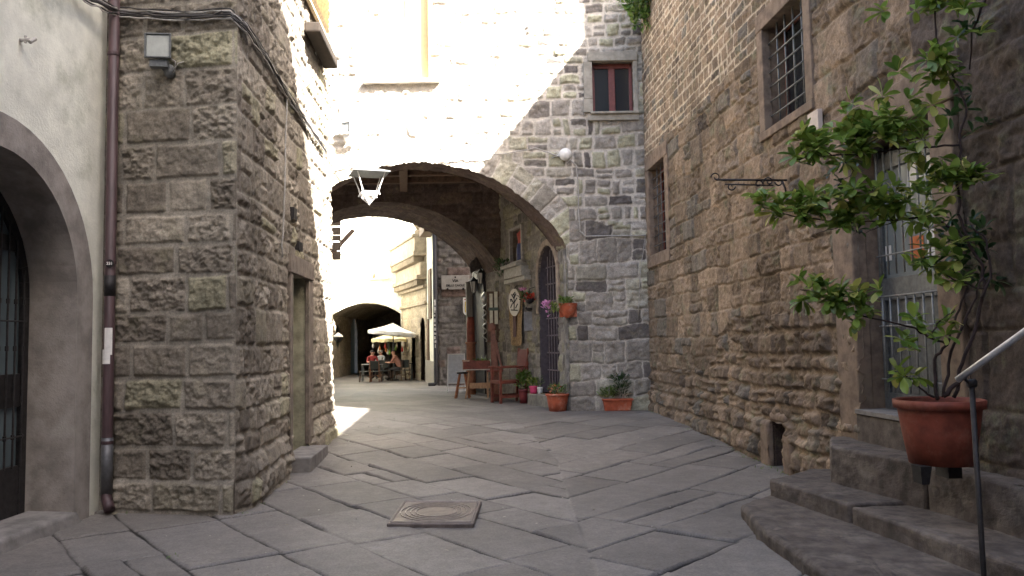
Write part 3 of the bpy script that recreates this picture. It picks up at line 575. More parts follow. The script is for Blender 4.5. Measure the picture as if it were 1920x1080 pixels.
def spandrel(name, Y, flip=False, z1=6.75):
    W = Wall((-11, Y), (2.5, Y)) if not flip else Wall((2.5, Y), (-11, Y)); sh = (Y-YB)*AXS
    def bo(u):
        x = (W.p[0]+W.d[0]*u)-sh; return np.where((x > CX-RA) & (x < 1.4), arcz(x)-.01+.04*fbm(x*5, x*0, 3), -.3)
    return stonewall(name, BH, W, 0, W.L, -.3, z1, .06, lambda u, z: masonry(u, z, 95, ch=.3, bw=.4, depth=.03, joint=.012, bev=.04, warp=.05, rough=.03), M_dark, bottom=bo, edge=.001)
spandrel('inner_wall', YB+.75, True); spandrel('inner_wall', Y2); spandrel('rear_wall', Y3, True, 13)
mb = MB(); zc = 6.45
for i in range(34): x = -10+i*.36; mb.hexa([(x, YB+.7, zc), (x+.345, YB+.7, zc), (x+.345-1.4, Y2+.05, zc), (x-1.4, Y2+.05, zc), (x, YB+.7, zc+.05), (x+.345, YB+.7, zc+.05), (x+.345-1.4, Y2+.05, zc+.05), (x-1.4, Y2+.05, zc+.05)])
cl = mb.build('ceiling', M_wood, BH, True)
for y in (19.5, 20.5, 21.5, 22.5): MB().box(-9.5, 1.6, y, y+.2, zc-.26, zc-.004).build('beam', M_wood, cl, True, bevel=.012)
MB().bar((-2.6, 19.2, zc-.35), (-3.1, 22.9, zc-.35), .22, .2).build('beam', M_wood, cl, True, bevel=.012)
mb = MB(); mb.box(-10, 3.3, YB+.45, YB+.72, 6.3, 13); mb.box(-10, 3.3, YB+.06, YB+.45, 10.1, 13); mb.box(-10, 3.3, YB+.7, Y3-.1, 6.85, 12.9); mb.box(-10, 1.0, Y2+.1, Y3-.1, 6.3, 6.85); mb.build('masonry_core', M_dark, BH, True)
# passage side wall with the tall grille, from far to near
WP = Wall((-1.22, 26.25), (1.30, 18.36)); GU0, GU1 = WP.px(1013, 600)[0], WP.px(1048, 600)[0]; gz0, gz1 = WP.px(1030, 738)[1], WP.px(1033, 458)[1]; gc, gr = (GU0+GU1)/2, (GU1-GU0)/2; gs = gz1-gr*1.15
def holeG(u, z): return (np.abs(u-gc) < gr) & (z > gz0) & ((z < gs) | (((u-gc)/gr)**2+((z-gs)/(gr*1.15))**2 < 1))
NI = (WP.px(961, 460)[0], WP.px(982, 460)[0], WP.px(970, 490)[1], WP.px(970, 430)[1])
def lP(u, z):
    A = masonry(u, z, 101, ch=.36, bw=.42, depth=.03, joint=.014, bev=.045, warp=.06, rough=.03, split=.2, off=.015, rf=7); A = list(A); A[3] = A[3]*.8; A[2] = .2+.8*A[2]; return A
hN = rect(NI)
stonewall('passage_wall', BH, WP, 0, WP.L, -.3, 6.6, .036, lP, M_pass, lambda u, z: holeG(u, z) | hN(u, z), edge=.02, batter=lambda u, z: .05*sst(1.2, 0, z))
Wlp = Wall((-6.05, 18.4), (-8.6, 26.2)); stonewall('passage_wall', BH, Wlp, 0, Wlp.L, -.3, 6.6, .08, lP, M_pass, edge=.02)
mb = MB(); mb.prism([WP.P(-.0, -.3, -.6), WP.P(WP.L-.6, -.3, -.6), WP.P(WP.L, -.3, -.35), (3.2, 18.5, -.3), (3.2, 26, -.3)], (0, 0, 6.8)); mb.build('masonry_core', M_dark, BH, True)
MB().prism([(1.22, 18.40, -.3), (1.33, 18.375, -.3), (1.36, 18.45, -.3), (1.30, 18.7, -.3), (1.18, 18.75, -.3)], (0, 0, 4.0)).build('corner_quoin', M_filler, BH, True)
gt = MB(); ga = archpts(gc, gs, gr, gz0, 20, gr*1.15); gb = archpts(gc, gs, gr+.2, gz0, 20, gr*1.15+.2)
go = MB()
for i in range(len(ga)-1): go.add([WP.P(*ga[i], .02), WP.P(*ga[i+1], .02), WP.P(*ga[i+1], -.55), WP.P(*ga[i], -.55)], [(0, 1, 2, 3)])
go.prism([WP.P(q[0], q[1], -.52) for q in ga], (.0, .001, 0))
go = go.build('gateway', mat('gate_dark', (.085, .07, .078), .9, .2), BH, True)
archring(MB(), WP, archpts(gc, gs, gr, gs-.9, 20, gr*1.15), archpts(gc, gs, gr+.15, gs-.9, 20, gr*1.15+.15), -.03, .06).build('arch_surround', mat('brick_ochre', (.30, .235, .18), .9, .3, 5, .4), go, True, bevel=.01)
m_ = MB()
for i in range(1, 7):
    u = GU0+(GU1-GU0)*i/7; k = (u-gc)/gr; m_.tube([WP.P(u, gz0, -.16), WP.P(u, gs+gr*1.15*math.sqrt(max(0, 1-k*k)), -.16)], .014, 6)
for i in range(9): z = gz0+.12+i*.43; m_.wbox(WP, GU0, GU1, -.175, -.165, z, z+.035)
m_.build('grille', mat('gate_iron', (.17, .14, .15), .5, .25, 20, .2, .002, metal=.3), go, True)
m_ = recess(MB(), WP, NI[0]-.01, NI[1]+.01, NI[2]-.01, NI[3]+.01, .3).build('niche', M_rock, BH, True)
n_ = MB(); t = .07
for a, b, c, d in ((NI[0]-t, NI[0], NI[2]-t, NI[3]+t), (NI[1], NI[1]+t, NI[2]-t, NI[3]+t), (NI[0], NI[1], NI[3], NI[3]+t), (NI[0], NI[1], NI[2]-t, NI[2])): n_.wbox(WP, a, b, -.02, .09, c, d)
n_.build('frame', mat('niche_frame', (.33, .30, .27), .7, .2), m_, True, bevel=.008)
# brown window, yellow shuttered window
def bwin(W, R, dep=.22):
    u0, u1, z0, z1 = R; o = recess(MB(), W, u0-.01, u1+.01, z0-.01, z1+.01, dep+.1).build('window', M_rock, BH, True, label='small brown wooden casement window')
    m_ = MB(); m_.wbox(W, u0-.1, u1+.1, -.05, .10, z1, z1+.22); m_.wbox(W, u0-.22, u0, -.05, .075, z0, z1-.9); m_.wbox(W, u0-.2, u0, -.05, .07, z1-.895, z1); m_.wbox(W, u1, u1+.1, -.05, .07, z0, z1)
    m_.wbox(W, u0-.06, u1+.1, -.05, .14, z0-.055, z0); m_.wbox(W, u0-.12, u1+.1, -.05, .08, z0-.2, z0-.058); m_.build('frame', mat('pale_ashlar', (.31, .285, .24), .9, .2, 6, .4, .006), o, True, bevel=.012)
    t = .075; um = (u0+u1)/2; m_ = MB(); n0 = -dep
    for a, b, c, d in ((u0, u0+t, z0, z1), (u1-t, u1, z0, z1), (u0+t, u1-t, z0, z0+t), (u0+t, u1-t, z1-t-.03, z1), (um-.075, um+.075, z0+t, z1-t-.03)): m_.wbox(W, a, b, n0, n0+.06, c, d)
    m_.build('casement', mat('window_maroon', (.15, .042, .036), .45, .2), o, True, bevel=.008)
    MB().wbox(W, u0+t, u1-t, n0+.01, n0+.02, z0+t, z1-t).build('pane', M_glass, o, True)
bwin(WB, WNB)
u0, u1, z0, z1 = YW; o = recess(MB(), WB, u0, u1, z0, z1, .3).build('window', M_white, BH, True, label='tall window with pale yellow shutters in full sun')
um = (u0+u1)/2; YEL = mat('shutter_yellow', (.80, .68, .35), .6, .05)
m_ = MB(); m_.wbox(WB, u0+.02, um-.015, -.12, -.08, z0+.02, z1); m_.wbox(WB, um+.015, u1-.03, -.12, -.08, z0+.02, z1); m_.build('shutter', YEL, o, True)
m_ = MB(); m_.wbox(WB, u1-.03, u1+.02, -.1, .10, z0+.0, z1); m_.build('shutter_edge', M_wood2, o, True)
a, c = WB.px(683, 162), WB.px(825, 156); m_ = MB(); m_.wbox(WB, a[0], c[0], -.02, .17, c[1]-.01, c[1]+.07); m_.build('sill', M_white, o, True, bevel=.006)
# things fixed to the bridge wall
q = onY(650, 240, YB-.25); floodlight('floodlight', 'small white floodlight on the sunlit wall left of the arch', tuple(q), -.5, .95, M_wpaint)
sn = thing('alarm_siren', 'round white siren box with dangling wires on the bridge wall', 'siren', tuple(onY(1060, 290, YB-.06)))
m_ = MB(); m_.lathe([(0, .0), (.13, 0), (.15, .02), (.14, .07), (.07, .12), (0, .125)], n=16)
m_.v = [(a_, -c_, b_) for a_, b_, c_ in m_.v]; m_.build('dome', M_wpaint, sn, smooth=True)
m_ = MB()
for k in range(5): a = .6+k*.5; m_.tube([(-.13, 0, .0), (-.22-.03*k, -.02, .08*math.sin(a*2)), (-.16, -.01, .09-.03*k), (-.12, 0, .02)], .007, 5)
m_.build('wire', M_wpaint, sn, smooth=True); m_ = MB(); m_.tube([(.02, 0, -.13), (.02, -.02, -.2), (.1, -.0, -.14), (.17, 0, -.12)], .008, 5); m_.build('wire', M_wpaint, sn, smooth=True)
def wline(W, pts, n=.10): return [wp(W, a, b, n) for a, b in pts]
tag(MB().tube(wavy(wline(WB, [(612, 318), (660, 307), (760, 301), (860, 293), (950, 288), (1003, 277), (1040, 291), (1052, 293)]), 4, .008, 3), .013, 6).build('wall_cable', M_cableg, smooth=True), 'thin pale cable crossing the bridge wall just above the arch', 'cable')
tag(MB().tube(wavy(wline(WB, [(1068, 298), (1080, 310), (1084, 345), (1085, 400), (1088, 434), (1098, 443), (1150, 442), (1212, 441)]), 4, .004, 3), .016, 6).build('conduit', M_cableg, smooth=True), 'grey conduit running down then right from the round siren', 'conduit')
tag(MB().tube(wavy(wline(WB, [(1210, 442), (1200, 520), (1196, 600)]), 3, .01, 9), .008, 5).build('thin_cable', M_cableg, smooth=True), 'short thin cable drop beside the brown house corner', 'cable')
# ------------------------------------------------------------------ the far street
SG = thing('corner_house', 'grey stone house end wall carrying the marble street name sign', 'house', (-1.5, 30.4, 0))
WQ = Wall((-2.87, 30.4), (1.5, 30.4))
stonewall('wall', SG, WQ, 0, WQ.L, -.2, 8.2, .05, lambda u, z: masonry(u, z, 121, ch=.36, bw=.9, depth=.03, joint=.01, bev=.05, warp=.05, rough=.03), M_sign, edge=.02)
MB().box(-2.78, 4, 30.5, 34, -.2, 8.1).build('masonry_core', M_white, SG, True)
sgn = thing('street_sign', 'weathered marble street name sign with VIA in the first line', 'sign', tuple(onY(854, 530, 30.3)))
a = onY(828, 543, 30.34); c = onY(880, 516, 30.34); w_, h_ = (c[0]-a[0]), (c[2]-a[2]); L = wloc(sgn)
MB().box(a[0], c[0], 30.28, 30.34, a[2], c[2]).build('slab', M_marble, sgn, True, bevel=.01)
text('VIA', .15, ((a[0]+c[0])/2, 30.272, a[2]+h_*.60), (math.pi/2, 0, 0), M_iron, sgn); text('DELLE CAIOLE', .11, ((a[0]+c[0])/2, 30.272, a[2]+h_*.27), (math.pi/2, 0, 0), M_iron, sgn)
for x in (.22, .78): MB().tube([(a[0]+w_*x, 30.25, a[2]-.0), (a[0]+w_*x, 30.27, a[2]+.03)], .05, 4).build('clamp', M_iron, sgn, True)
m_ = MB(); m_.tube([(a[0]+w_*.5, 30.26, a[2]+h_*.86), (a[0]+w_*.5, 30.275, a[2]+h_*.86)], .035, 6); m_.build('clamp', M_iron, sgn, True)
a = onY(868, 558, 30.3); c = onY(887, 592, 30.3); xm = (a[0]+c[0])/2; m_ = MB(); hw = (c[0]-a[0])/2; pts = [(a[0], a[2]), (c[0], a[2])]+[(xm+hw*math.cos(t), c[2]+hw-hw*1.0*math.sin(t)*1.0) for t in np.linspace(0, math.pi, 9)]
pq = thing('shield_plaque', 'small white shield plaque with yellow centre beside the street sign', 'plaque', (xm, 30.28, c[2])); m_.prism([(x, 30.26, z) for x, z in pts], (0, .06, 0)); m_.build('plate', M_wpaint, pq, True)
m_ = MB(); m_.prism([(xm-hw*.6, 30.25, a[2]-.16), (xm+hw*.35, 30.25, a[2]-.16), (xm+hw*.35, 30.25, c[2]+hw*.75), (xm-hw*.1, 30.25, c[2]+hw*.4), (xm-hw*.6, 30.25, c[2]+hw*.7)], (0, .005, 0)); m_.build('emblem', mat('emblem_yellow', (.6, .42, .06), .6, .1), pq, True)
m_ = MB(); m_.bar((xm-hw*.3, 30.245, a[2]-.35), (xm+hw*.3, 30.245, a[2]-.12), .05, .006, (0, 1, 0)); m_.ball((xm+.02, 30.245, a[2]-.22), .045, .01, .06); m_.box(a[0]+.05, c[0]-.05, 30.25, 30.256, a[2]-.09, a[2]-.06); m_.build('emblem_mark', mat('emblem_red', (.35, .07, .05), .6, .1), pq, True)
d2 = thing('downpipe', 'dark peeling drainpipe at the far corner beside the street sign', 'pipe', (-2.92, 30.3, 0)); x, y = -2.93, 30.28; m_ = MB(); m_.tube([(x, y, 6.8), (x, y, .12), (x-.1, y-.1, .04), (x-.28, y-.1, .03)], .09, 10); m_.build('pipe', M_iron, d2, True, smooth=True)
m_ = MB(); rs = np.random.RandomState(5)
for i in range(12): z = 1.4+i*.16+rs.rand()*.1; MB().box(x-.05+rs.rand()*.03, x+.03*rs.rand(), y-.095, y-.088, z, z+.05+rs.rand()*.09).build('sticker', M_wpaint, d2, True)
CM = thing('cream_house', 'narrow pale plastered house between drainpipe and balustraded palace', 'house', (-3.2, 32.2, 0))
WC = Wall((-3.62, 33.7), (-2.90, 30.42)); CU = 0
stonewall('wall', CM, WC, 0, WC.L, -.2, 9.5, .1, lambda u, z: (.01*fbm(u*2, z*2, 3), u*0+.5, u*0+.5, u*0), M_plast, edge=.001)
m_ = MB(); m_.wbox(WC, 1.0, 1.9, -.02, .06, 2.6, 4.6); m_.wbox(WC, .3, .9, -.02, .05, .1, 2.6); m_.build('shutter', M_wood, CM, True); m_ = MB(); m_.wbox(WC, .1, WC.L, -.02, .10, -.1, .9); m_.build('plinth', M_marble, CM, True); MB().wbox(WC, 1.5, 3.3, 0, .45, 5.9, 6.35).build('eave', M_wood, CM, True)
MB().box(-3.4, 3, 30.6, 33.7, 8.2, 9.4).build('masonry_core', M_white, CM, True)
PL = thing('balustraded_palace', 'sandstone palace with a heavy projecting cornice on the right of the far street', 'palace', (-4.4, 36, 0))
WF = Wall((-5.4, 38.7), (-3.62, 33.6)); 
def hF(u, z): return ((np.abs(u-WF.L+.75) < .42) & (z < 2.3+.42*np.sqrt(np.maximum(0, 1-((u-WF.L+.75)/.42)**2)))) | ((np.abs(u-WF.L+2.6) < .4) & (z < 2.0))
stonewall('wall', PL, WF, 0, WF.L, -.2, 6.2, .06, lambda u, z: masonry(u, z, 131, ch=.42, bw=.8, depth=.02, joint=.008, bev=.03, warp=.01, rough=.01, split=0), M_far, hF, edge=.001)
m_ = MB(); m_.wbox(WF, 0, WF.L, -4, -.25, -.2, 6.1); m_.build('masonry_core', M_dark, PL, True)
MFP = mat('sandstone', (.29, .24, .18), .85, .25, 4, .3, .008)
MB().wbox(WF, 0, WF.L+.02, -4, -.001, 6.2, 6.3).build('roof_slab', MFP, PL, True)
def ledge(n, z0, z1, nm='cornice'): MB().wbox(WF, -.1, WF.L+.01, -.05, n, z0, z1).build(nm, MFP, PL, True, bevel=.03)
ledge(.10, 3.25, 3.4, 'string_course'); ledge(.16, 3.95, 4.08); ledge(.42, 4.32, 4.5); ledge(.26, 4.5, 5.05, 'frieze'); ledge(.55, 5.32, 5.5); ledge(.5, 5.5, 6.1, 'parapet'); ledge(.58, 6.1, 6.25)
for z0, z1, n in ((4.08, 4.32, .36), (5.05, 5.32, .5)):
    m_ = MB()
    for i in range(18): u = .05+i*.29; m_.wbox(WF, u, u+.13, .0, n, z0, z1-.003)
    m_.build('modillions', MFP, PL, True, bevel=.02)
m_ = MB(); q = WF.P(WF.L-.4, 6.25, .2); m_.lathe([(.22, 0), (.22, .18), (.1, .22), (.26, .42), (.2, .6), (.05, .75), (0, .76)], q, 12); m_.build('finial', MFP, PL, True)
m_ = MB(); q = WF.P(WF.L-1.0, 6.25, .1); m_.tube([q, (q[0], q[1], 8.6)], .14, 10); m_.build('column', M_white, PL, True)
# far bridge house
FB = thing('far_bridge_house', 'sunlit far house with a low arch over the end of the lane', 'house', (-7, 38.8, 0))
YF = 38.6; WX = Wall((-12, YF), (-3.5, YF)); fcx, fR, fz = -7.06, 2.76, .84
def bF(u): x = u-12; return np.where((x > -8.75) & (x < -5.38), fz+np.sqrt(np.maximum(0, fR**2-(x-fcx)**2)), -.2)
FWN = (WX.px(681, 500)[0], WX.px(699, 500)[0], WX.px(690, 521)[1], WX.px(690, 455)[1])
stonewall('wall', FB, WX, 0, WX.L, -.2, 12, .08, lambda u, z: (.015*fbm(u*2, z*2, 3), u*0+.5, u*0+.3, u*0), M_plast, rect(FWN), bottom=bF, edge=.001)
n_ = 30; xs = np.linspace(-8.75, -5.38, n_); V = []; 
for y in np.linspace(YF, 50, 40): V += [(x, y, fz+math.sqrt(fR**2-(x-fcx)**2)+.03*math.sin(x*9+y*5)) for x in xs]
V = np.array(V); nn = len(V); h, a, b, m = masonry(V[:, 1][:, None]*1., V[:, 0][:, None]*1., 141, ch=.3, bw=.5)
npmesh('vault', V, gridq(40, n_), M_far, FB, np.concatenate([a, b, m*.3, a*0+1], 1))
Wa = Wall((-8.75, YF), (-8.75, 50)); dz = lambda u, z: ((np.abs(u-5.3) < 1.0) & (z < 2.0)) | (np.hypot((u-5.3), (z-2.0)*1.) < 1.0) | (np.hypot(u-1.2, z-2.05) < .55) 
stonewall('passage_wall', FB, Wa, 0, Wa.L, -.2, 3.4, .08, lambda u, z: masonry(u, z, 142, ch=.35, bw=.7, depth=.02), M_far, dz)
MB().wbox(Wa, .3, 7, -.4, -.3, -.2, 3.4).build('doorway', M_grn, FB, True); MB().wbox(Wa, 4.35, 4.6, -.2, -.1, .6, 1.7).build('noticeboard', M_wpaint, FB, True)
Wb = Wall((-5.38, 50), (-5.38, YF)); stonewall('passage_wall', FB, Wb, 0, Wb.L, -.2, 3.4, .1, lambda u, z: masonry(u, z, 143, ch=.35, bw=.7, depth=.02), M_far)
MB().box(-13, -3, 50, 50.5, -.2, 4).build('end_wall', M_rock, FB, True); MB().box(-12, -3.5, YF+.35, 50, 3.72, 11.8).build('masonry_core', M_rock, FB, True)
o = recess(MB(), WX, *FWN, .3).build('window', M_white, FB, True); m_ = MB(); m_.wbox(WX, FWN[0], FWN[1], -.1, -.05, FWN[2], FWN[3]); m_.build('shutter', YEL, o, True)
m_ = MB(); m_.wbox(WX, FWN[1], FWN[1]+.07, -.1, .12, FWN[2], FWN[3]); m_.build('shutter_edge', M_wood2, o, True); a = WX.px(667, 525); c = WX.px(728, 525); MB().wbox(WX, a[0], c[0], -.02, .14, a[1], a[1]+.06).build('sill', M_white, o, True)
# sunlit left side between the bridges
LH = thing('sunlit_house', 'sunlit white house on the left beyond the arch', 'house', (-7.4, 32, 0)); WH = Wall((-6.3, 26.2), (-8.78, 38.7))
stonewall('wall', LH, WH, 0, WH.L, -.2, 10, .1, lambda u, z: (.01*fbm(u*2, z*2, 3), u*0+.5, u*0+.5, u*0), M_plast, edge=.001)
MB().prism([WH.P(0, -.2, -.1), WH.P(WH.L, -.2, -.1), (-13, 38.7, -.2), (-13, 26.2, -.2)], (0, 0, 10)).build('masonry_core', M_white, LH, True)
MB().box(-12, -5.6, 15.0, 15.3, -.3, 4).build('side_wall', M_plast, CH, True)
ls = thing('louvred_shutter', 'brown slatted shutter propped open high up at the left beyond the arch', 'shutter', tuple(onY(625, 450, 29)))
m_ = MB(); x0, x1 = onY(600, 450, 29)[0], onY(638, 450, 29)[0]
for y0, y1 in ((398, 424), (427, 441), (442, 452), (455, 470), (472, 488)):
    za, zb = onY(620, y1, 29)[2], onY(620, y0, 29)[2]; m_.hexa([(x0, 29, za), (x1, 29, za), (x1, 29.12, za+.03), (x0, 29.12, za+.03), (x0, 29, zb), (x1, 29, zb), (x1, 29.12, zb+.03), (x0, 29.12, zb+.03)])
m_.build('slats', mat('slat_brown', (.16, .12, .09), .7, .2), ls, True); m_ = MB()
for y in (420, 427, 440, 452, 462, 478): z = onY(620, y, 29)[2]; m_.tube([(x1-.05, 29, z), (x1+.09, 29, z)], .014, 6)
m_.bar(tuple(onY(612, 486, 28.8)), tuple(onY(663, 431, 29.6)), .16, .03, (0, 1, 0)); m_.build('prop', M_wood, ls, True)
lt = thing('wall_lantern', 'tiny black and white wall lamp on the sunlit left house', 'lantern', tuple(onY(634, 632, 34))); m_ = MB(); m_.lathe([(.0, .2), (.2, .05), (.22, .0)], n=10); m_.build('shade', M_wpaint, lt); m_ = MB(); m_.lathe([(.22, 0), (.18, -.12), (.1, -.2), (0, -.2)], n=10); m_.tube([(0, 0, .1), (-.4, 0, .15)], .02, 6); m_.build('body', M_iron, lt)
# ------------------------------------------------------------------ cafe: parasols, chairs, tables, people
MCV = mat('canvas_white', (.82, .81, .78), .9, .04, 10); MCY = mat('canvas_cream', (.80, .70, .42), .9, .05, 10)
def parasol(name, label, loc, r, zt, ze, mt, rz, tilt=0.):
    t = thing(name, label, 'parasol', loc, rz, 'parasols over the cafe tables'); n = 8; V = [(0, 0, zt)]; fs = []; m_ = MB()
    for (q, z) in ((.35, zt-(zt-ze)*.42), (.7, zt-(zt-ze)*.75), (1, ze), (1.0, ze-.14)):
        for k in range(n*4):
            a = 2*math.pi*k/(n*4); c = abs(math.cos(a*n/2)); rr = r*q*(.93+.07*c); V.append((rr*math.cos(a), rr*math.sin(a), z+tilt*rr*math.cos(a)-.03*(1-c)*q))
    K = n*4
    for k in range(K): fs.append((0, 1+k, 1+(k+1) % K)); [fs.append((1+i*K+k, 1+(i+1)*K+k, 1+(i+1)*K+(k+1) % K, 1+i*K+(k+1) % K)) for i in range(3)]
    m_.add(V, fs); m_.build('canopy', mt, t, smooth=False); m_ = MB(); m_.tube([(0, 0, .0), (0, 0, zt+.04)], .028, 8); m_.build('pole', M_irong, t); m_ = MB(); m_.lathe([(0, 0), (.24, 0), (.24, .05), (.05, .08), (.04, .3)], n=14); m_.build('base', M_irong, t)
    m_ = MB()
    for k in range(n): a = 2*math.pi*k/n; m_.tube([(0, 0, ze+.1), (r*.55*math.cos(a), r*.55*math.sin(a), zt-(zt-ze)*.62-.02)], .010, 5)
    m_.build('ribs', M_wood, t); return t
q = G(737, 713); parasol('parasol', 'large white parasol shading the front cafe tables', (q[0]+.02, q[1], 0), 1.12, 2.52, 2.12, MCV, .35, -.10)
q2 = G(730, 709.5); parasol('parasol', 'smaller cream parasol lower behind the white one', (q2[0], q2[1], 0), .82, 2.1, 1.85, MCY, .1)
MCH = mat('chair_green_grey', (.045, .05, .045), .6, .2)
def cafe_chair(label, loc, rz, seatm=None, legm=None):
    t = thing('cafe_chair', label, 'chair', loc, rz, 'chairs at the cafe'); seatm = seatm or MCH; legm = legm or M_wood
    MB().box(-.2, .2, -.2, .2, .43, .46).build('seat', seatm, t, bevel=.012); m_ = MB(); m_.hexa([(-.2, .19, .56), (.2, .19, .56), (.2, .215, .56), (-.2, .215, .56), (-.2, .25, .9), (.2, .25, .9), (.2, .275, .9), (-.2, .275, .9)]); m_.build('backrest', seatm, t, bevel=.01)
    for sx in (-1, 1):
        MB().tube([(sx*.18, -.18, .44), (sx*.205, -.22, 0)], .018, 8).build('leg', legm, t); MB().tube([(sx*.19, .26, .88), (sx*.185, .19, .46), (sx*.2, .25, 0)], .018, 8).build('leg', legm, t)
    m_ = MB(); m_.tube([(-.19, -.2, .2), (0, -.02, .3), (.19, .2, .2)], .012, 6); m_.tube([(.19, -.2, .2), (0, -.02, .31), (-.19, .2, .2)], .012, 6); m_.build('stretcher', legm, t); return t
def cp(px, py): q = G(px, py); return (float(q[0]), float(q[1]), .0)
MBR = mat('rattan_brown', (.22, .10, .05), .6, .3)
cafe_chair('leftmost dark cafe chair seen from the side', cp(684, 716), -1.45); cafe_chair('dark cafe chair with orange brown legs, back to the lane', cp(704, 716), math.pi, None, MBR)
cafe_chair('dark cafe chair half hidden behind the parasol poles', cp(722, 714.5), .4); cafe_chair('grey cafe chair under the bald man in salmon', cp(748, 713.5), -1.9, mat('chair_grey', (.12, .11, .10), .6, .2)); cafe_chair('black cafe chair against the palace wall', cp(764, 713), math.pi-.3)
def table(label, loc, w, cl):
    t = thing('cafe_table', label, 'table', loc, .1, 'cafe tables'); MB().box(-w/2, w/2, -.4, .4, .70, .735).build('tabletop', cl, t, bevel=.01)
    for a in (-1, 1):
        for b in (-1, 1): MB().box(a*(w/2-.05)-.025, a*(w/2-.05)+.025, b*.34-.025, b*.34+.025, 0, .70).build('leg', M_irong, t)
table('grey topped cafe table at the left of the parasol', cp(699, 714), .95, mat('table_grey', (.2, .2, .2), .4, .1)); table('dark cafe table beside the bald man', cp(756, 711.5), .9, M_iron)
def person(label, loc, rz, shirt, trou, skin, hair, lean=.1, arms=1):
    t = thing('person', label, 'person', loc, rz, 'people seated at the cafe')
    J = {'pel': (0, .0, .5, .14), 'w': (0, -.03*lean, .68, .125), 'ch': (0, -.3*lean, .90, .145), 'sh': (0, -.4*lean, 1.02, .10), 'nk': (0, -.5*lean, 1.10, .05), 'hd': (0, -.5*lean-.03, 1.20, .085), 'tp': (0, -.5*lean-.02, 1.28, .075)}
    E_ = [('pel', 'w'), ('w', 'ch'), ('ch', 'sh'), ('sh', 'nk'), ('nk', 'hd'), ('hd', 'tp')]
    for s, n in ((-1, 'l'), (1, 'r')):
        J.update({n+'s': (s*.19, -.4*lean, 1.0, .06), n+'e': (s*.24, -.4*lean-.12, .78, .045), n+'h': (s*.12, -.4*lean-.34, .80, .032), n+'g': (s*.09, -.4*lean-.42, .80, .025), n+'hip': (s*.1, -.02, .5, .09), n+'k': (s*.13, -.42, .50, .062), n+'a': (s*.13, -.42, .1, .042), n+'t': (s*.14, -.58, .05, .035)})
        E_ += [('sh', n+'s'), (n+'s', n+'e'), (n+'e', n+'h'), (n+'h', n+'g'), ('pel', n+'hip'), (n+'hip', n+'k'), (n+'k', n+'a'), (n+'a', n+'t')]
    ks = list(J); me = bpy.data.meshes.new('body'); me.from_pydata([J[k][:3] for k in ks], [(ks.index(a), ks.index(b)) for a, b in E_], []); o = bpy.data.objects.new('body', me); COL.objects.link(o)
    o.modifiers.new('s', 'SKIN'); o.modifiers.new('u', 'SUBSURF').levels = 2
    for i, k in enumerate(ks): me.skin_vertices[0].data[i].radius = (J[k][3],)*2
    me.skin_vertices[0].data[0].use_root = True; dg = bpy.context.evaluated_depsgraph_get(); nm = bpy.data.meshes.new_from_object(o.evaluated_get(dg)); bpy.data.objects.remove(o)
    b = bpy.data.objects.new('body', nm); link(b, t); nm.materials.clear(); [nm.materials.append(m) for m in (skin, shirt, trou)]
    for p in nm.polygons:
        c = p.center; fore = c.y < -.4*lean-.16 and c.z > .7; p.material_index = 0 if (c.z > 1.08 or fore) else (2 if c.z < .6 else 1); p.use_smooth = True
    hy = -.5*lean-.03
    if hair: m_ = MB(); m_.ball((0, hy+.03, 1.25), .098, .10, .095, 12, 8); m_.build('hair', hair, t, smooth=True)
    m_ = MB(); m_.ball((0, hy-.095, 1.205), .014, .02, .022, 6, 5); m_.ball((-.095, hy, 1.21), .012, .02, .03, 6, 5); m_.ball((.095, hy, 1.21), .012, .02, .03, 6, 5); m_.build('face_features', skin, t, smooth=True)
    m_ = MB(); [m_.ball((s*.034, hy-.082, 1.235), .011, .008, .008, 6, 4) for s in (-1, 1)]; m_.ball((0, hy-.083, 1.165), .022, .008, .006, 6, 4); m_.build('eyes_and_mouth', M_wood, t, smooth=True)
    for s in (-1, 1):
        m_ = MB(); bx, by = s*.09, -.4*lean-.40
        for k in range(4): m_.tube([(bx+(k-1.5)*.018, by, .80), (bx+(k-1.5)*.02, by-.05-.006*(1.5-abs(k-1.5)), .80), (bx+(k-1.5)*.02, by-.07, .785)], [.009, .008, .006], 6)
        m_.tube([(bx-s*.03, by+.03, .80), (bx-s*.055, by-.0, .79)], [.010, .007], 6); m_.build('fingers', skin, t, smooth=True)
    return t
SK = mat('skin', (.55, .30, .22), .6, .08); HG = mat('hair_grey', (.42, .38, .33), .8, .2); HD = mat('hair_dark', (.03, .02, .015), .7, .2)
q = cp(748, 713.5); person('bald man in salmon shirt bent forward over the cafe table', (q[0]+.05, q[1], 0), 1.2-2.9, mat('shirt_salmon', (.40, .19, .14), .8, .1), M_iron, SK, None, .55)
q = cp(698, 711); person('person in a red top sitting at the left of the cafe', (q[0], q[1], .0), .3, mat('top_red', (.25, .03, .03), .8, .1), M_iron, SK, HD, .1)
q = cp(709, 711); person('grey haired person in a pale shirt next to the one in red', (q[0]+.12, q[1]+.3, .0), -.5, mat('shirt_pale', (.35, .36, .36), .8, .1), M_iron, SK, HG, .1)
cols = [('white', (.75, .72, .66)), ('red', (.5, .05, .04)), ('orange', (.6, .2, .05)), ('green', (.25, .5, .08)), ('cream', (.7, .6, .4))]
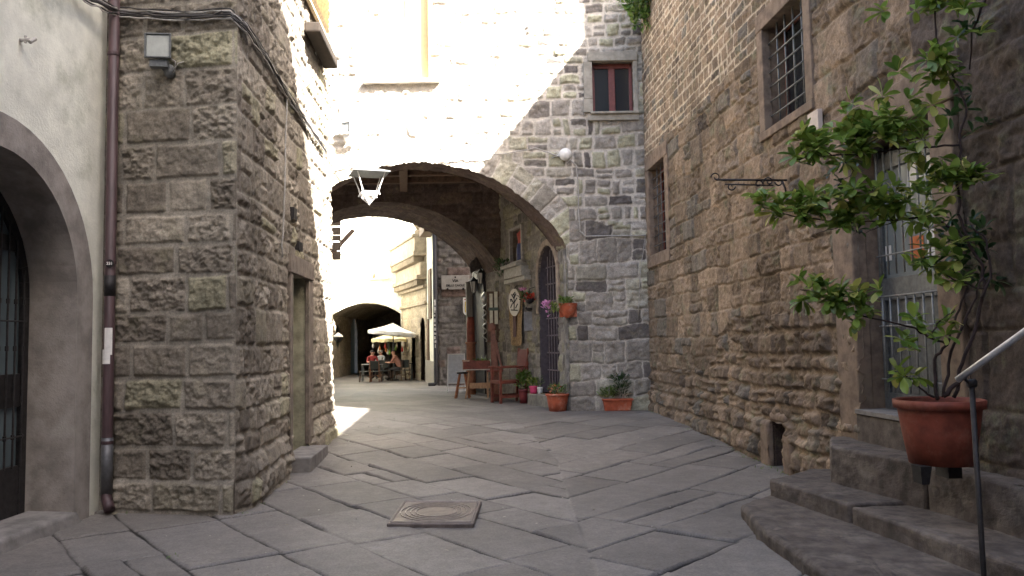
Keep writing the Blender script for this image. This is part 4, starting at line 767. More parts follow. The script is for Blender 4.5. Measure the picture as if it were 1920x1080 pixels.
for i, (px, py, k) in enumerate(((699.5, 647, 0), (712, 652, 2), (710, 657, 0), (722, 648, 1), (724, 655, 2), (727, 659, 0), (731, 660, 3), (742, 652, 3), (744, 648, 4), (754, 654, 1), (755, 660, 0), (765, 655, 4))):
    q = onY(px, py, 35.6+.25*(i % 3)); t = MB(); t.lathe([(0, .16), (.012, .1), (.05, -.02), (.055, -.08), (.03, -.13), (0, -.14)], n=10); t.tube([(0, 0, .15), (0, 0, .5)], .003, 4)
    o = t.build('hanging_lamp', mat('lamp_'+cols[k][0], cols[k][1], .4, .1), None, smooth=True); o.location = tuple(q); tag(o, '%s drop ornament, %s from the left in the row hanging under the parasols' % (cols[k][0], 'first fourth third fifth sixth seventh eighth ninth tenth eleventh twelfth last'.split()[i] if i else 'first'), 'ornament', 'small ornaments hanging under the parasols')
# ------------------------------------------------------------------ foliage helper and pots
def rosettes(spec, plane, L, wd, seed, nl=7, jit=.12, updir=.35):
    rs = np.random.RandomState(seed); it = []
    for (x0, y0, x1, y1, n) in spec:
        for i in range(n):
            c = Vector(plane(x0+(x1-x0)*rs.rand(), y0+(y1-y0)*rs.rand()))+Vector(rs.randn(3))*jit*Vector((.3, 1, .3)).length*.5; ax_ = (Vector((rs.randn()*.5, -.3+rs.randn()*.4, updir+rs.randn()*.3))).normalized()
            for k in range(nl):
                a = 2*math.pi*k/nl+rs.rand()*.5; s = ax_.orthogonal().normalized(); s2 = ax_.cross(s); d = (s*math.cos(a)+s2*math.sin(a))*1.0+ax_*(.25+.7*rs.rand()); it.append((c+d*.01, d, L*(.6+.6*rs.rand()), wd*(.7+.5*rs.rand())))
    return it
def bush(name, parent, c, r, h, n, L, wd, mt, seed, world=False):
    rs = np.random.RandomState(seed); it = []
    for i in range(n):
        v = rvec(rs); p = Vector((v.x*r*rs.rand()**.5, v.y*r*rs.rand()**.5, h*rs.rand()**.8))+Vector(c); d = Vector((v.x, v.y, .5+rs.rand())); it.append((p, d, L*(.6+.7*rs.rand()), wd*(.7+.6*rs.rand())))
    if not world: W_ = wloc(parent); it = [(p+W_, d, a, b) for p, d, a, b in it]
    return leaves(name, it, mt, parent, seed)
def pot(parent, r1, r0, h, mt, ribs=0, rim=.03, nm='pot'):
    m_ = MB(); m_.lathe([(0, 0), (r0, 0), (r0+(r1-r0)*.5, h*.5), (r1*.95, h-rim*1.6), (r1*.955, h-rim*1.5)], n=72 if ribs else 32, ribs=ribs, rib=.012); m_.lathe([(r1*.95, h-rim*1.6), (r1*1.04, h-rim*1.5), (r1*1.05, h-.004), (r1*1.0, h), (r1*.93, h-.01), (r1*.9, h-.06)], n=40)
    o = m_.build(nm, mt, parent, smooth=True); m_ = MB(); m_.lathe([(0, h-.035), (r1*.92, h-.045)], n=20); m_.build('soil', M_soil, parent); return o
# big tree in the terracotta pot on the steps
tp = onY(1766, 868, 6.5); tp = (float(tp[0]), 6.5, float(tp[2]))
TR = thing('potted_tree', 'leafy espalier tree in a large dark red terracotta pot on the steps', 'potted tree', tp)
pot(TR, .325, .24, float(onY(1766, 748, 6.5)[2]-tp[2]), M_terra2, 0, .045)
q = onY(1737, 880, 6.3); m_ = MB(); m_.hexa([(q[0]-.03, 6.32, .43), (q[0]+.03, 6.32, .43), (q[0]+.03, 6.45, .43), (q[0]-.03, 6.45, .43), (q[0]-.045, 6.30, tp[2]+.004), (q[0]+.045, 6.30, tp[2]+.004), (q[0]+.045, 6.45, tp[2]+.004), (q[0]-.045, 6.45, tp[2]+.004)]); m_.build('pot_foot', M_iron, TR, True); MB().box(tp[0]+.05, tp[0]+.16, 6.5, 6.7, .44, tp[2]+.003).build('pot_foot', M_iron, TR, True)
def pp(px, py, off=0.): d = ray(px, py); k = (7.55+off)/(d[1]+.33*d[0]); return tuple(d*k+[0, 0, CZ])
stems = [([(1757, 748), (1755, 741), (1751, 675), (1776, 646), (1794, 590), (1812, 540)], .016), ([(1768, 745), (1783, 660), (1811, 597), (1825, 569), (1843, 520)], .014), ([(1788, 745), (1804, 682), (1829, 618), (1846, 541), (1843, 498), (1815, 455), (1796, 400), (1795, 330), (1800, 270), (1812, 200), (1785, 130), (1757, 105), (1752, 30), (1765, -30)], .016), ([(1752, 745), (1713, 720), (1695, 700)], .010), ([(1768, 742), (1797, 717), (1815, 700)], .022),
         ([(1776, 646), (1741, 632), (1716, 615), (1653, 600), (1600, 590), (1550, 560), (1500, 543)], .010), ([(1741, 632), (1765, 600), (1790, 580)], .008), ([(1800, 272), (1740, 276), (1650, 285), (1570, 291), (1520, 292), (1480, 302)], .009), ([(1812, 455), (1790, 430), (1740, 405), (1680, 412), (1600, 417), (1500, 408), (1436, 398)], .010), ([(1560, 291), (1520, 262), (1490, 250)], .006), ([(1690, 410), (1640, 430), (1600, 440)], .004), ([(1600, 417), (1560, 430), (1530, 440)], .005), ([(1846, 541), (1800, 530), (1760, 505), (1750, 480)], .008), ([(1795, 330), (1815, 320), (1835, 335)], .006), ([(1860, -30), (1822, 60), (1818, 130)], .012), ([(1840, 560), (1858, 520), (1850, 450), (1820, 420)], .012), ([(1575, 288), (1600, 320), (1570, 350)], .005)]
m_ = MB()
for j, (P_, r_) in enumerate(stems):
    pts = wavy([pp(a, b, .03*(j % 3)) for a, b in P_], 4, .006, j); m_.tube(pts, [r_*(1-.55*i/len(pts)) for i in range(len(pts))], 7)
m_.build('stem', mat('bark_dark', (.035, .022, .02), .85, .3, 20, .5, .004), TR, True, smooth=True)
it = rosettes([(1485, 250, 1560, 292, 12), (1555, 205, 1640, 290, 20), (1600, 200, 1740, 285, 25), (1560, 300, 1580, 320, 2), (1440, 378, 1510, 405, 16), (1500, 365, 1620, 415, 20), (1590, 355, 1660, 405, 12), (1650, 360, 1760, 415, 15), (1735, 300, 1815, 370, 13), (1800, 320, 1830, 340, 4), (1505, 535, 1570, 560, 10), (1560, 545, 1645, 590, 15), (1690, -15, 1830, 25, 13), (1690, 122, 1790, 150, 8), (1755, 82, 1830, 108, 6), (1690, 205, 1750, 250, 5), (1700, 590, 1790, 640, 7), (1690, 690, 1712, 720, 3), (1730, 470, 1800, 530, 8), (1500, 430, 1520, 450, 1), (1690, 480, 1760, 520, 4)], lambda a, b: pp(a, b), .135, .060, 3, 8, .09)
leaves('foliage', it, M_leaf, TR, 3)
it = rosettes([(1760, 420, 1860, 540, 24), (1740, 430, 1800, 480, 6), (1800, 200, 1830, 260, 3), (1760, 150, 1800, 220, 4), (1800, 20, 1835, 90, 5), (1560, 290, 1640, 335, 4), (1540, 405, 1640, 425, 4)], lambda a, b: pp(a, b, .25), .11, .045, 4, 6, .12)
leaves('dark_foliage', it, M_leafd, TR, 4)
iv = thing('hanging_ivy', 'light green ivy spilling over the top corner of the brown house', 'plant', (3.1, 17.6, 9.3))
it = rosettes([(1176, -12, 1232, 14, 60), (1184, 8, 1228, 30, 34), (1196, 28, 1216, 40, 8), (1690, -40, 1700, -38, 1)][:3], lambda a, b: onY(a, b, 17.6), .13, .075, 9, 6, .25, -.1); leaves('foliage', it, M_leafl, iv, 9)
# terracotta pots by the pier
def flowerpot(name, label, cat, loc, r1, r0, h, mt, ribs=0, group=None): t = thing(name, label, cat, loc, 0, group); pot(t, r1, r0, h, mt, ribs); return t
q = G(1047, 766); t = flowerpot('flower_pot', 'round ribbed terracotta pot with orange flowers at the pier foot', 'flower pot', (1.0, 18.42, .0), .265, .19, .40, M_terra, 24); bush('foliage', t, (0, 0, .36), .22, .22, 150, .09, .022, M_leafl, 11); bush('blossom', t, (-.06, -.03, .42), .14, .16, 22, .05, .04, M_peto, 12)
q = G(1158, 770); t = thing('planter_box', 'rectangular terracotta planter with dark herbs against the pier', 'planter', (float(q[0]), float(q[1])+.02, .0)); m_ = MB(); m_.hexa([(-.29, -.09, .0), (.29, -.09, .0), (.29, .11, .0), (-.29, .11, .0), (-.33, -.13, .25), (.33, -.13, .25), (.33, .15, .25), (-.33, .15, .25)]); m_.build('box', M_terra, t, bevel=.02)
m_ = MB(); m_.box(-.35, .35, -.15, .17, .23, .275); m_.build('rim', M_terra, t, bevel=.012); bush('foliage', t, (.08, 0, .28), .22, .52, 420, .10, .02, M_leafd, 13); bush('foliage', t, (-.18, 0, .26), .2, .22, 160, .11, .025, M_leafl, 14)
q = G(978, 756); t = flowerpot('flower_pot', 'tall wine red pot with bright green basil beside the armchair', 'flower pot', (.25, 20.85, .0), .13, .10, .36, mat('pot_wine', (.16, .03, .03), .4, .1)); bush('foliage', t, (0, 0, .4), .17, .42, 150, .11, .05, M_leafl, 15)
# the low ledge
L0, L1 = (.34, 20.45), (1.0, 18.78); t = tag(MB().prism([(L0[0], L0[1], -.1), (L1[0], L1[1], -.1), (L1[0]+.4, L1[1]+.1, -.1), (L0[0]+.4, L0[1]+.1, -.1)], (0, 0, .385)).build('stone_ledge', mat('ledge_stone', (.24, .22, .18), .9, .3, 5, .5, .01), bevel=.02), 'low stone ledge below the tall arched grille', 'ledge')
t = flowerpot('flower_pot', 'small bright pink pot of parsley on the stone ledge', 'flower pot', (.50, 20.3, .285), .105, .085, .19, mat('pot_pink', (.65, .07, .17), .4, .08)); bush('foliage', t, (0, 0, .18), .16, .2, 130, .08, .03, M_leaf, 16)
t = flowerpot('flower_pot', 'small white pot next to the pink one on the ledge', 'flower pot', (.66, 20.1, .285), .07, .06, .17, M_wpaint); bush('foliage', t, (0, 0, .15), .07, .28, 24, .1, .014, M_leafl, 17)
# wall pot with petunias
a = wp(WB, 1065, 596, .0); t = thing('wall_pot', 'half round terracotta wall pot with pink trailing petunias', 'wall pot', a); m_ = MB(); n_ = 16; V = []
for (r_, z) in ((.05, 0), (.12, .05), (.18, .16), (.21, .29), (.225, .33)): V += [(r_*math.cos(math.pi*k/n_), -.05-r_*math.sin(math.pi*k/n_)*.95, z) for k in range(n_+1)]
m_.add(V, [(i*(n_+1)+k+1, i*(n_+1)+k, (i+1)*(n_+1)+k, (i+1)*(n_+1)+k+1) for i in range(4) for k in range(n_)]+[tuple(range(n_+1))]); m_.box(-.2, .2, -.055, -.045, .02, .32); m_.box(-.205, .205, -.21, -.05, .26, .27); m_.build('pot', M_terra, t)
bush('foliage', t, (-.08, -.15, .28), .16, .16, 110, .10, .03, M_leafl, 18); bush('trailing_foliage', t, (-.32, -.15, .10), .15, .2, 90, .09, .025, M_leaf, 19); bush('blossom', t, (-.50, -.16, .18), .09, .17, 34, .075, .07, M_petal, 20); bush('blossom', t, (-.47, -.16, .0), .04, .15, 7, .06, .05, M_petal, 21)
# ------------------------------------------------------------------ shop goods along the passage wall
q = G(950, 751); AC = thing('armchair', 'dark red carved wooden armchair in front of the passage wall', 'armchair', (-.12, 21.2, 0), .45); k = 1.22
m_ = MB(); m_.box(-.42, .36, -.28, .28, .42*k, .49*k); m_.build('seat', M_red, AC, bevel=.01)
m_ = MB(); m_.hexa([(.33, -.27, .6*k), (.33, .27, .6*k), (.37, .27, .6*k), (.37, -.27, .6*k), (.42, -.27, 1.15*k), (.42, .27, 1.15*k), (.46, .27, 1.15*k), (.46, -.27, 1.15*k)]); m_.build('backrest', mat('seat_leather', (.12, .02, .018), .5, .2), AC, bevel=.012)
for sy in (-1, 1):
    MB().bar((-.38, sy*.27, 0), (-.38, sy*.27, .76*k), .07, .07).build('leg', M_red, AC, bevel=.01); MB().bar((.34, sy*.27, 0), (.44, sy*.27, 1.17*k), .06, .06, (0, 1, 0)).build('leg', M_red, AC, bevel=.01); MB().box(-.46, .4, sy*.27-.045, sy*.27+.045, .755*k, .79*k).build('armrest', M_red, AC, bevel=.01); MB().box(-.36, .34, sy*.27-.02, sy*.27+.02, .12*k, .18*k).build('stretcher', M_red, AC)
cr = thing('carved_post', 'orange brown carved chair back rising behind the armchair arm', 'carved chair back', (-.42, 21.7, 0)); m_ = MB(); m_.bar((-.05, 0, 0), (-.12, .1, 1.9), .14, .05, (0, 1, 0)); m_.bar((.12, 0, .8), (-.12, .1, 1.95), .06, .05, (0, 1, 0)); m_.ball((-.14, .1, 2.0), .12, .04, .13); m_.build('post', mat('carved_orange', (.15, .06, .035), .5, .3, 10), cr, bevel=.01); MB().box(-.3, .12, -.1, .3, .8, .85).build('shelf', M_red, cr)
q = G(893, 747); TT = thing('trestle_table', 'pine trestle table with a pale top in front of the shop', 'table', (float(q[0]), float(q[1])+.35, 0), .05); MB().box(-.40, .42, -.32, .32, .80, .83).build('tabletop', mat('pale_top', (.45, .42, .35), .6, .15), TT, bevel=.006)
for sx in (-.2, .32):
    for sy in (-1, 1): MB().bar((sx-.12*(1 if sx < 0 else 0), sy*.30, 0), (sx, sy*.12, .80), .10, .045, (1, 0, 0)).build('leg', M_wood2, TT)
MB().box(-.2, .40, -.30, -.26, .28, .44).build('rail', M_wood2, TT)
TY = thing('wooden_tray', 'dark slatted wooden crate on the trestle table', 'crate', (float(q[0])+.0, float(q[1])+.35, .832), .05); m_ = MB(); m_.box(-.38, .40, -.28, -.26, .0, .24); m_.box(-.38, .40, .26, .28, 0, .24); m_.box(.38, .4, -.26, .26, 0, .24); m_.box(-.38, .38, -.26, .26, 0, .02); m_.build('sides', M_red, TY)
m_ = MB(); [m_.box(-.40, -.38, -.28+.13*i, -.25+.13*i, 0, .27) for i in range(5)]; m_.box(-.41, -.2, -.295, -.28, .22, .27); m_.build('slats', mat('slat_tan', (.4, .27, .18), .6, .2), TY)
t = thing('dried_bouquet', 'dry green bouquet lying in the slatted crate', 'bouquet', (float(q[0])+.2, float(q[1])+.3, .86)); bush('foliage', t, (0, 0, .1), .22, .16, 60, .12, .03, M_leafl, 23)
q = G(868, 747); ST = thing('stool', 'small stool with black seat and orange brown splayed legs', 'stool', (float(q[0])-.02, float(q[1])+.2, 0)); m_ = MB(); m_.lathe([(0, .70), (.15, .70), (.17, .72), (.16, .75), (0, .755)], n=16); m_.build('seat', M_iron, ST, smooth=True)
for a, b in ((-1, -1), (1, -1), (-1, 1), (1, 1)): MB().bar((a*.20, b*.18, 0), (a*.07, b*.07, .71), .05, .045).build('leg', mat('stool_orange', (.28, .11, .05), .6, .3), ST)
MB().box(-.13, .13, -.14, -.11, .28, .32).build('rung', M_wood2, ST)
q = G(856, 734); AB = thing('menu_board', 'white folding pavement board with rows of small dark marks', 'sign board', (float(q[0]), float(q[1])+.1, 0), .1)
MB().hexa([(-.28, .0, .28), (.28, .0, .28), (.28, .03, .28), (-.28, .03, .28), (-.26, .12, 1.2), (.26, .12, 1.2), (.26, .15, 1.2), (-.26, .15, 1.2)]).build('panel', mat('board_grey', (.52, .53, .54), .6, .1), AB)
m_ = MB(); [m_.bar((s*.30, -.04, 0), (s*.27, .115, 1.24), .03, .03) for s in (-1, 1)]; [m_.bar((s*.30, .45, 0), (s*.27, .16, 1.22), .03, .03) for s in (-1, 1)]; m_.bar((-.28, .11, 1.22), (.28, .11, 1.22), .035, .035); m_.bar((-.29, -.01, .27), (.29, -.01, .27), .03, .03); m_.build('frame', M_wpaint, AB)
m_ = MB(); rs = np.random.RandomState(7)
for r_ in range(3):
    for i in range(9):
        z = .62-.1*r_; x = -.22+i*.052+(.02 if r_ else 0); y = .03+(z-.28)*.13-.008
        if rs.rand() < .92: m_.box(x, x+.02+rs.rand()*.014, y-.004, y, z, z+.05+.02*rs.rand())
m_.build('marks', M_iron, AB)
q = onZ(879, 735, 0); cpipe = thing('terracotta_pipe', 'stack of tall terracotta pipes standing behind the crate', 'pipe stack', (-1.32, 25.0, 0)); m_ = MB(); m_.lathe([(.14, 0), (.14, 1.55), (.17, 1.56), (.17, 1.62), (.15, 1.62)], n=20); m_.build('lower_pipe', M_terrapale, cpipe, smooth=True); m_ = MB(); m_.lathe([(.125, 1.55), (.125, 2.15), (.11, 2.4), (.0, 2.4)], n=20); m_.build('upper_pipe', M_terra2, cpipe, smooth=True)
WPu = lambda px, py, n=.08: WP.px(px, py, n)
a = WPu(889, 600); c = WPu(906, 600); sd = MB(); sd.wbox(WP, a[0]-.1, c[0]+.15, .02, .10, 0, 4.0); sd = sd.build('doorway_dark', M_iron, BH, True); m_ = MB(); m_.wbox(WP, a[0]-.22, a[0]-.1, -.02, .3, 0, 3.6); m_.build('door_post', M_grey if False else mat('grey_wood', (.22, .2, .17), .8, .3, 8, .3, .004, stretch=(1, 1, .1)), sd, True)  # flat dark panel stands in for the unlit doorway
aw = thing('awning', 'small crumpled dark hood above the shop doorway', 'awning', WP.P(.7, 3.9, .3)); a = onY(893, 500, 25.0); rs = np.random.RandomState(3); m_ = MB(); V = []
for i in range(9):
    for j in range(5): V.append((a[0]-.16+.05*i+.02*rs.randn(), 24.7+.09*i*.3+.02*rs.randn(), a[2]+.22-.1*j-.02*(i-4)**2*.25+.02*rs.randn()+.03*i*.6))
m_.add(V, [(i*5+j, i*5+j+1, (i+1)*5+j+1, (i+1)*5+j) for i in range(8) for j in range(4)]); o = m_.build('fabric', mat('dark_canvas', (.07, .06, .055), .9, .3), aw, True, smooth=True); sm = o.modifiers.new('s', 'SOLIDIFY'); sm.thickness = .03
def lantern(label, px, py, Y, s=1.):
    q = onY(px, py, Y); t = thing('wall_lantern', label, 'lantern', tuple(q), 0, 'shop lanterns'); m_ = MB(); m_.lathe([(.09*s, .12*s), (.05*s, -.14*s), (0, -.15*s)], n=6); m_.build('glass', mat('lantern_glass', (.5, .47, .42), .3, .1), t); m_ = MB(); m_.lathe([(0, .24*s), (.05*s, .19*s), (.13*s, .12*s), (.10*s, .11*s)], n=6)
    for k_ in range(6): a = math.pi/3*k_; m_.tube([(.095*s*math.cos(a), .095*s*math.sin(a), .12*s), (.052*s*math.cos(a), .052*s*math.sin(a), -.15*s)], .009*s, 4)
    m_.tube([(0, 0, .22*s), (.02, .05, .34*s), (.15, .2, .3*s)], .012, 5); m_.tube([(0, 0, -.14*s), (0, 0, -.2*s)], .02*s, 5); m_.build('frame', M_iron, t)
lantern('lower left black lantern beside the street sign', 888, 537, 25.6, 1.35); lantern('upper right black lantern under the dark hood', 901, 521, 25.0, 1.3)
gl = thing('silver_garland', 'twisted silver ornament hanging in front of the shop doorway', 'ornament', tuple(onY(908, 560, 24.3))); m_ = MB(); P_ = [(.06*math.cos(i*.9), .04*math.sin(i*.9), -.15-i*.04) for i in range(30)]; m_.tube(P_, .018, 6); m_.lathe([(0, .22), (.1, .1), (.12, -.02), (.05, -.15), (0, -.15)], n=9); m_.build('spiral', mat('tarnished_silver', (.5, .5, .48), .3, .2, metal=.8), gl, smooth=True)
db = thing('decorated_board', 'tall dark board with cream slats and green crossband hung by the shop', 'board', tuple(onY(926, 600, 23.6))); m_ = MB(); m_.box(-.20, .20, .02, .06, -.65, .85); m_.build('backing', M_wood, db); m_ = MB(); m_.box(-.12, -.03, -.02, .018, -.1, .78); m_.box(.02, .12, -.02, .018, -.12, .84); m_.build('slat', mat('cream_paint', (.62, .58, .45), .6, .12), db); m_ = MB(); m_.box(-.15, .14, -.03, -.022, .28, .37); m_.build('band', M_grn, db)
m_ = MB(); m_.prism([(-.06, -.02, -.3), (0, -.02, -.16), (.06, -.02, -.3), (.05, -.02, -.6), (0, -.02, -.75), (-.05, -.02, -.6)], (0, .035, 0)); m_.build('pendant', mat('tan_horn', (.45, .33, .2), .5, .3), db); m_ = MB(); m_.box(-.1, .1, .0, .06, -1.9, -.65); m_.build('support', M_red, db)
a = WPu(957, 548, .06); c = WPu(982, 645, .06); cl_ = thing('hanging_cloth', 'brown woven cloth with dark centre strip on the passage wall', 'cloth', WP.P((a[0]+c[0])/2, c[1], .06)); V = []; fs = []; m_ = MB(); n1, n2 = 13, 16
for i in range(n1):
    for j in range(n2): u = a[0]+(c[0]-a[0])*i/(n1-1); z = a[1]+(c[1]-a[1])*j/(n2-1); V.append(WP.P(u+.01*math.sin(j*1.1), z-.05*math.sin(i/(n1-1)*math.pi)*(j/(n2-1)), .09+.025*math.sin(i*1.4+j*.3)))
m_.add(V, [(i*n2+j, (i+1)*n2+j, (i+1)*n2+j+1, i*n2+j+1) for i in range(n1-1) for j in range(n2-1)]); m_.build('weave', mat('woven_tan', (.27, .18, .09), .95, .35, 18, .6, .01), cl_, True, smooth=True); um = (a[0]+c[0])/2; MB().wbox(WP, um-.13, um+.13, .125, .135, c[1]+.2, a[1]-.05).build('centre_strip', mat('strip_maroon', (.09, .04, .035), .9, .2), cl_, True)
q = WP.P(*WPu(964, 567, .25), .25); os_ = thing('oval_sign', 'cream oval sign with a black branching tree emblem', 'sign', q, -.65); m_ = MB(); m_.prism([(.19*math.cos(t), 0, .37*math.sin(t)) for t in np.linspace(0, 2*math.pi, 33)[:-1]], (0, .03, 0)); m_.build('plate', mat('cream_plate', (.55, .50, .40), .6, .1), os_)
m_ = MB(); 
for P_ in ([(0, -.2), (.01, .25)], [(0, -.05), (-.09, .1)], [(0, -.02), (.1, .12)], [(0, .1), (-.08, .22)], [(.0, .1), (.07, .24)], [(-.12, -.14), (-.05, -.02)], [(.05, -.16), (.12, -.04)], [(-.11, -.2), (.12, -.22)], [(-.04, .2), (.05, .28)], [(-.1, .02), (-.12, .1)]): m_.bar((P_[0][0], -.006, P_[0][1]), (P_[1][0], -.006, P_[1][1]), .03, .006, (0, 1, 0))
m_.build('tree_emblem', M_iron, os_); m_ = MB(); m_.tube([(0, .015, .37), (.02, .1, .45), (.12, .28, .45)], .012, 5); m_.build('hook', M_iron, os_)
q = WP.P(*WPu(993, 556, .25), .25); t = thing('hanging_basket', 'hanging basket with a ball of red flowers beside the grille', 'hanging basket', q); bush('blossom', t, (0, 0, -.15), .13, .2, 80, .07, .06, M_petr, 31); bush('foliage', t, (-.12, 0, -.1), .18, .2, 60, .09, .03, M_leafd, 32); m_ = MB(); m_.tube([(0, 0, .0), (0, 0, .2), (.15, .15, .25)], .008, 5); m_.lathe([(0, -.2), (.1, -.14), (.13, -.05)], n=10); m_.build('holder', M_iron, t)
q = WP.P(*WPu(980, 548, .2), .2); t = thing('flower_sprig', 'small dark pink flower cluster hanging above the oval sign', 'flowers', q); bush('blossom', t, (0, 0, 0), .08, .1, 30, .06, .05, M_petal, 33)
q = WP.P(*WPu(993, 600, .05), .05); t = thing('letter_box', 'grey upright box with a little dark bird on top beside the grille', 'letter box', q, -.31); m_ = MB(); m_.box(-.14, .14, -.06, .05, -.28, .22); m_.build('box', mat('box_grey', (.17, .17, .18), .5, .2), t, bevel=.01); m_ = MB(); m_.ball((0, -.02, .28), .09, .05, .04); m_.ball((-.08, -.02, .31), .03); m_.prism([(.05, -.02, .28), (.17, -.02, .33), (.15, -.02, .28)], (0, .02, 0)); m_.build('bird', M_iron, t)
um = (NI[0]+NI[1])/2; st = thing('statuette', 'small painted robed figure standing in the wall niche', 'statuette', WP.P(um, NI[2], -.12)); k = 1.15; m_ = MB(); m_.lathe([(0, 0), (.13*k, 0), (.12*k, .25*k), (.10*k, .5*k), (.13*k, .66*k), (.05*k, .74*k), (.04*k, .78*k)], n=12); m_.build('robe', mat('robe_red', (.4, .09, .07), .6, .2), st, smooth=True); m_ = MB(); m_.ball((0, 0, .86*k), .075*k, .075*k, .09*k); m_.build('head', mat('skin_pale', (.55, .35, .27), .6, .1), st, smooth=True); m_ = MB(); m_.lathe([(.14*k, 0), (.135*k, .3*k), (.12*k, .42*k)], n=12); m_.build('mantle', mat('mantle_blue', (.05, .06, .16), .6, .2), st, smooth=True)
a = WPu(955, 520, .1); c = WPu(997, 500, .1); cb = thing('stone_corbel', 'pale stepped stone corbel shelf below the wall niche', 'corbel', WP.P((a[0]+c[0])/2, a[1], 0)); m_ = MB(); z = NI[2]-.1; m_.wbox(WP, NI[0]-.15, NI[1]+.3, .0, .34, z-.10, z); m_.wbox(WP, NI[0]-.05, NI[1]+.5, .0, .26, z-.38, z-.103); m_.wbox(WP, NI[0]-.25, NI[1]+.6, .0, .20, z-.5, z-.383); m_.build('shelf', mat('corbel_stone', (.33, .31, .27), .85, .2), cb, True, bevel=.02)
q = WP.P(WPu(953, 495)[0], WPu(953, 500)[1], .25); t = thing('dried_wreath', 'dark drooping dried plant on the left end of the corbel shelf', 'dried plant', q); bush('foliage', t, (0, 0, -.3), .22, .5, 160, .12, .03, M_leafd, 35)
# ------------------------------------------------------------------ hanging street lantern in front of the arch
q = onY(692, 325, 17.4); SL = thing('street_lantern', 'open iron street lantern with flat dark hood hanging before the arch', 'street lantern', tuple(q), .35); s = 1.
m_ = MB(); H = .40; m_.add([(-H, -H, 0), (H, -H, 0), (H, H, 0), (-H, H, 0), (0, 0, .14), (-H, -H, -.02), (H, -H, -.02), (H, H, -.02), (-H, H, -.02)], [(0, 1, 4), (1, 2, 4), (2, 3, 4), (3, 0, 4), (5, 8, 7, 6), (0, 5, 6, 1), (1, 6, 7, 2), (2, 7, 8, 3), (3, 8, 5, 0)]); m_.build('hood', M_irong, SL)
m_ = MB()
for a, b in ((-1, -1), (1, -1), (1, 1), (-1, 1)): m_.tube([(a*.30, b*.30, -.02), (a*.2, b*.2, -.32), (a*.165, b*.165, -.44), (a*.13, b*.13, -.53), (a*.0, b*.0, -.70)], [.010, .013, .022, .024, .010], 6); m_.tube([(a*.165, b*.165, -.44), (a*.20, b*.20, -.50)], .02, 6)
for z, r_ in ((-.44, .165), (-.47, .15)): m_.tube([(r_, r_, z), (-r_, r_, z), (-r_, -r_, z), (r_, -r_, z), (r_, r_, z)], .022, 6)
m_.lathe([(0, -.46), (.10, -.5), (.05, -.62), (.025, -.68), (0, -.72)], n=8); m_.build('cage', M_wpaint, SL); m_ = MB(); m_.tube([(0, 0, .13), (0, 0, .34), (.3, .95, .36)], .016, 6); m_.tube([(0, 0, .3), (-.02, 0, .38)], .05, 6); m_.build('arm', M_wpaint, SL, smooth=True)
# ------------------------------------------------------------------ iron bracket, tile, manhole cover on the near side
u_, z_ = WR.px(1480, 345); ib = thing('iron_bracket', 'scrolled black iron sign bracket on the brown house wall', 'bracket', WR.P(u_, z_, 0)); B = lambda n, dz, du=0.: WR.P(u_+du, z_+dz, n); m_ = MB(); Lb = 1.0
m_.tube([B(-.05, .05), B(Lb, .06)], .014, 6); m_.tube([B(.02, -.35), B(.06, -.05), B(.1, .04)], .014, 6); m_.tube([B(.22, -.02), B(Lb-.12, .0)], .010, 6)
def scroll(n0, dz, r_, s=1, t=1): return [B(n0+s*r_*(1-i/20)*math.cos(i*.4)*1., dz+t*r_*(1-i/20)*math.sin(i*.4)) for i in range(17)]
for n0, dz, r_, s, t in ((.28, .03, .07, 1, 1), (.42, .0, .06, -1, 1), (.14, .03, .06, 1, -1), (Lb, .09, .07, 1, 1), (Lb-.2, -.03, .06, -1, -1)): m_.tube(scroll(n0, dz, r_, s, t), .010, 6)
m_.build('scrollwork', M_iron, ib, True, smooth=True)
a = WR.px(1527, 222); c = WR.px(1548, 240); m_ = MB(); m_.wbox(WR, a[0], c[0], .03, .09, c[1]-.01, a[1]+.04); tag(m_.build('wall_tile', mat('tile_pale', (.5, .42, .36), .6, .1), bevel=.004), 'small pale blank tile fixed below the big barred window', 'tile')
mc = thing('manhole_cover', 'raised square iron access cover with curved ridges in the lane', 'manhole cover', (-.85, 8.6, -.22)); Q_ = [G(725, 988), G(888, 988), G(903, 945), G(755, 945)]; m_ = MB(); z = -.185; m_.prism([(p[0], p[1], -.3) for p in Q_], (0, 0, .3+z)); m_.build('plate', mat('rusty_cover', (.16, .13, .115), .55, .3, 8, .3, .004, metal=.3, dirt=((.10, .09, .085), 3, .7)), mc, True, bevel=.012)
bl = lambda s, t: tuple(Vector(Q_[0][:2]).lerp(Vector(Q_[1][:2]), s).lerp(Vector(Q_[3][:2]).lerp(Vector(Q_[2][:2]), s), t))+(z+.003,); m_ = MB()
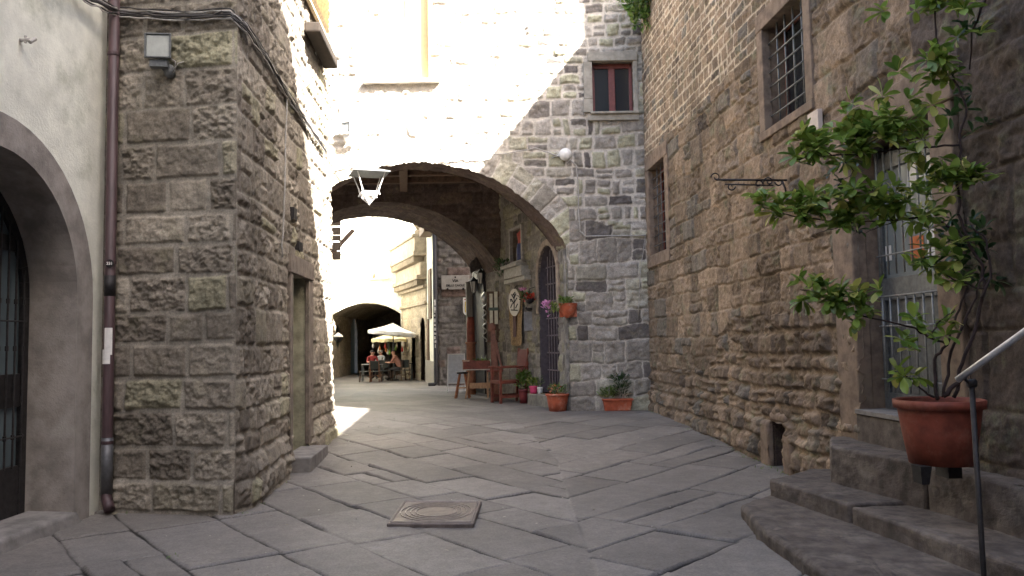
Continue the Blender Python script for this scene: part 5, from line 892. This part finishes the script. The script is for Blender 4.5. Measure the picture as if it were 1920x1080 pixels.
for r_ in (.42, .36, .30, .24):
    for a0 in (2.2, 3.6): m_.tube([bl(.5+r_*1.02*math.cos(a0+i*.11), .5+r_*math.sin(a0+i*.11)) for i in range(12)], .008, 4)
    m_.tube([bl(.5+r_*1.02*math.cos(i*.2), .5+r_*math.sin(i*.2)) for i in range(33)], .004, 4)
m_.tube([bl(.04, .04), bl(.96, .04), bl(.96, .96), bl(.04, .96), bl(.04, .04)], .010, 4); m_.build('ridges', mat('cover_ridge', (.30, .26, .23), .5, .2, metal=.3), mc, True)
# weeds and moss at the wall feet: uncountable
rs = np.random.RandomState(77); it = []
def weeds(p, n, L=.035, sp=.035):
    for i in range(n): it.append((Vector(p)+Vector((rs.randn()*sp, rs.randn()*sp, -.01)), Vector((rs.randn()*.6, rs.randn()*.6, 1)), L*(.5+rs.rand()), L*.22))
for a, b, n in ((463, 962, 14), (478, 945, 16), (495, 930, 12), (508, 915, 14), (560, 855, 10), (588, 850, 10), (322, 1044, 12), (1470, 885, 14), (1395, 857, 12), (1340, 828, 10), (1290, 805, 10), (1430, 878, 14), (150, 968, 10), (240, 962, 14)): weeds(G(a, b), n)
for i in range(70):
    u = rs.rand()*8.9; p = WR.P(u, 0, .10+.05*rs.rand()); weeds((p[0], p[1], float(gz(p[0], p[1]))), 4, .03, .05)
for i in range(26):
    u = rs.rand()*5.6; p = WL.P(u, 0, .11); weeds((p[0], p[1], float(gz(p[0], p[1]))), 4, .03, .03)
leaves('weeds', it, M_leafl, None, 6); tag(bpy.data.objects['weeds'], 'tiny weeds in the joints along the wall feet', kind='stuff')

rs = np.random.RandomState(99); it = []
for i in range(260):
    x = -4.2+7.6*rs.rand(); y = 6+12*rs.rand()**1.3
    if rs.rand() < .5: x = (-2.9 if y < 14 else -3.3)+.5*rs.rand()**2*2 if rs.rand() < .5 else 3.3-.6*rs.rand()**2
    if x < -2.95 and 8.6 < y < 15: continue
    it.append((Vector((x, y, float(gz(x, y))+.012)), Vector((rs.randn(), rs.randn(), .15)), .012+.03*rs.rand()**2, .012+.012*rs.rand()))
leaves('litter', it, leafmat('litter_mix', (.10, .07, .04), (.35, .31, .26), (.5, .48, .42)), None, 8); tag(bpy.data.objects['litter'], 'bits of grit and dry leaf scattered on the paving', kind='stuff')
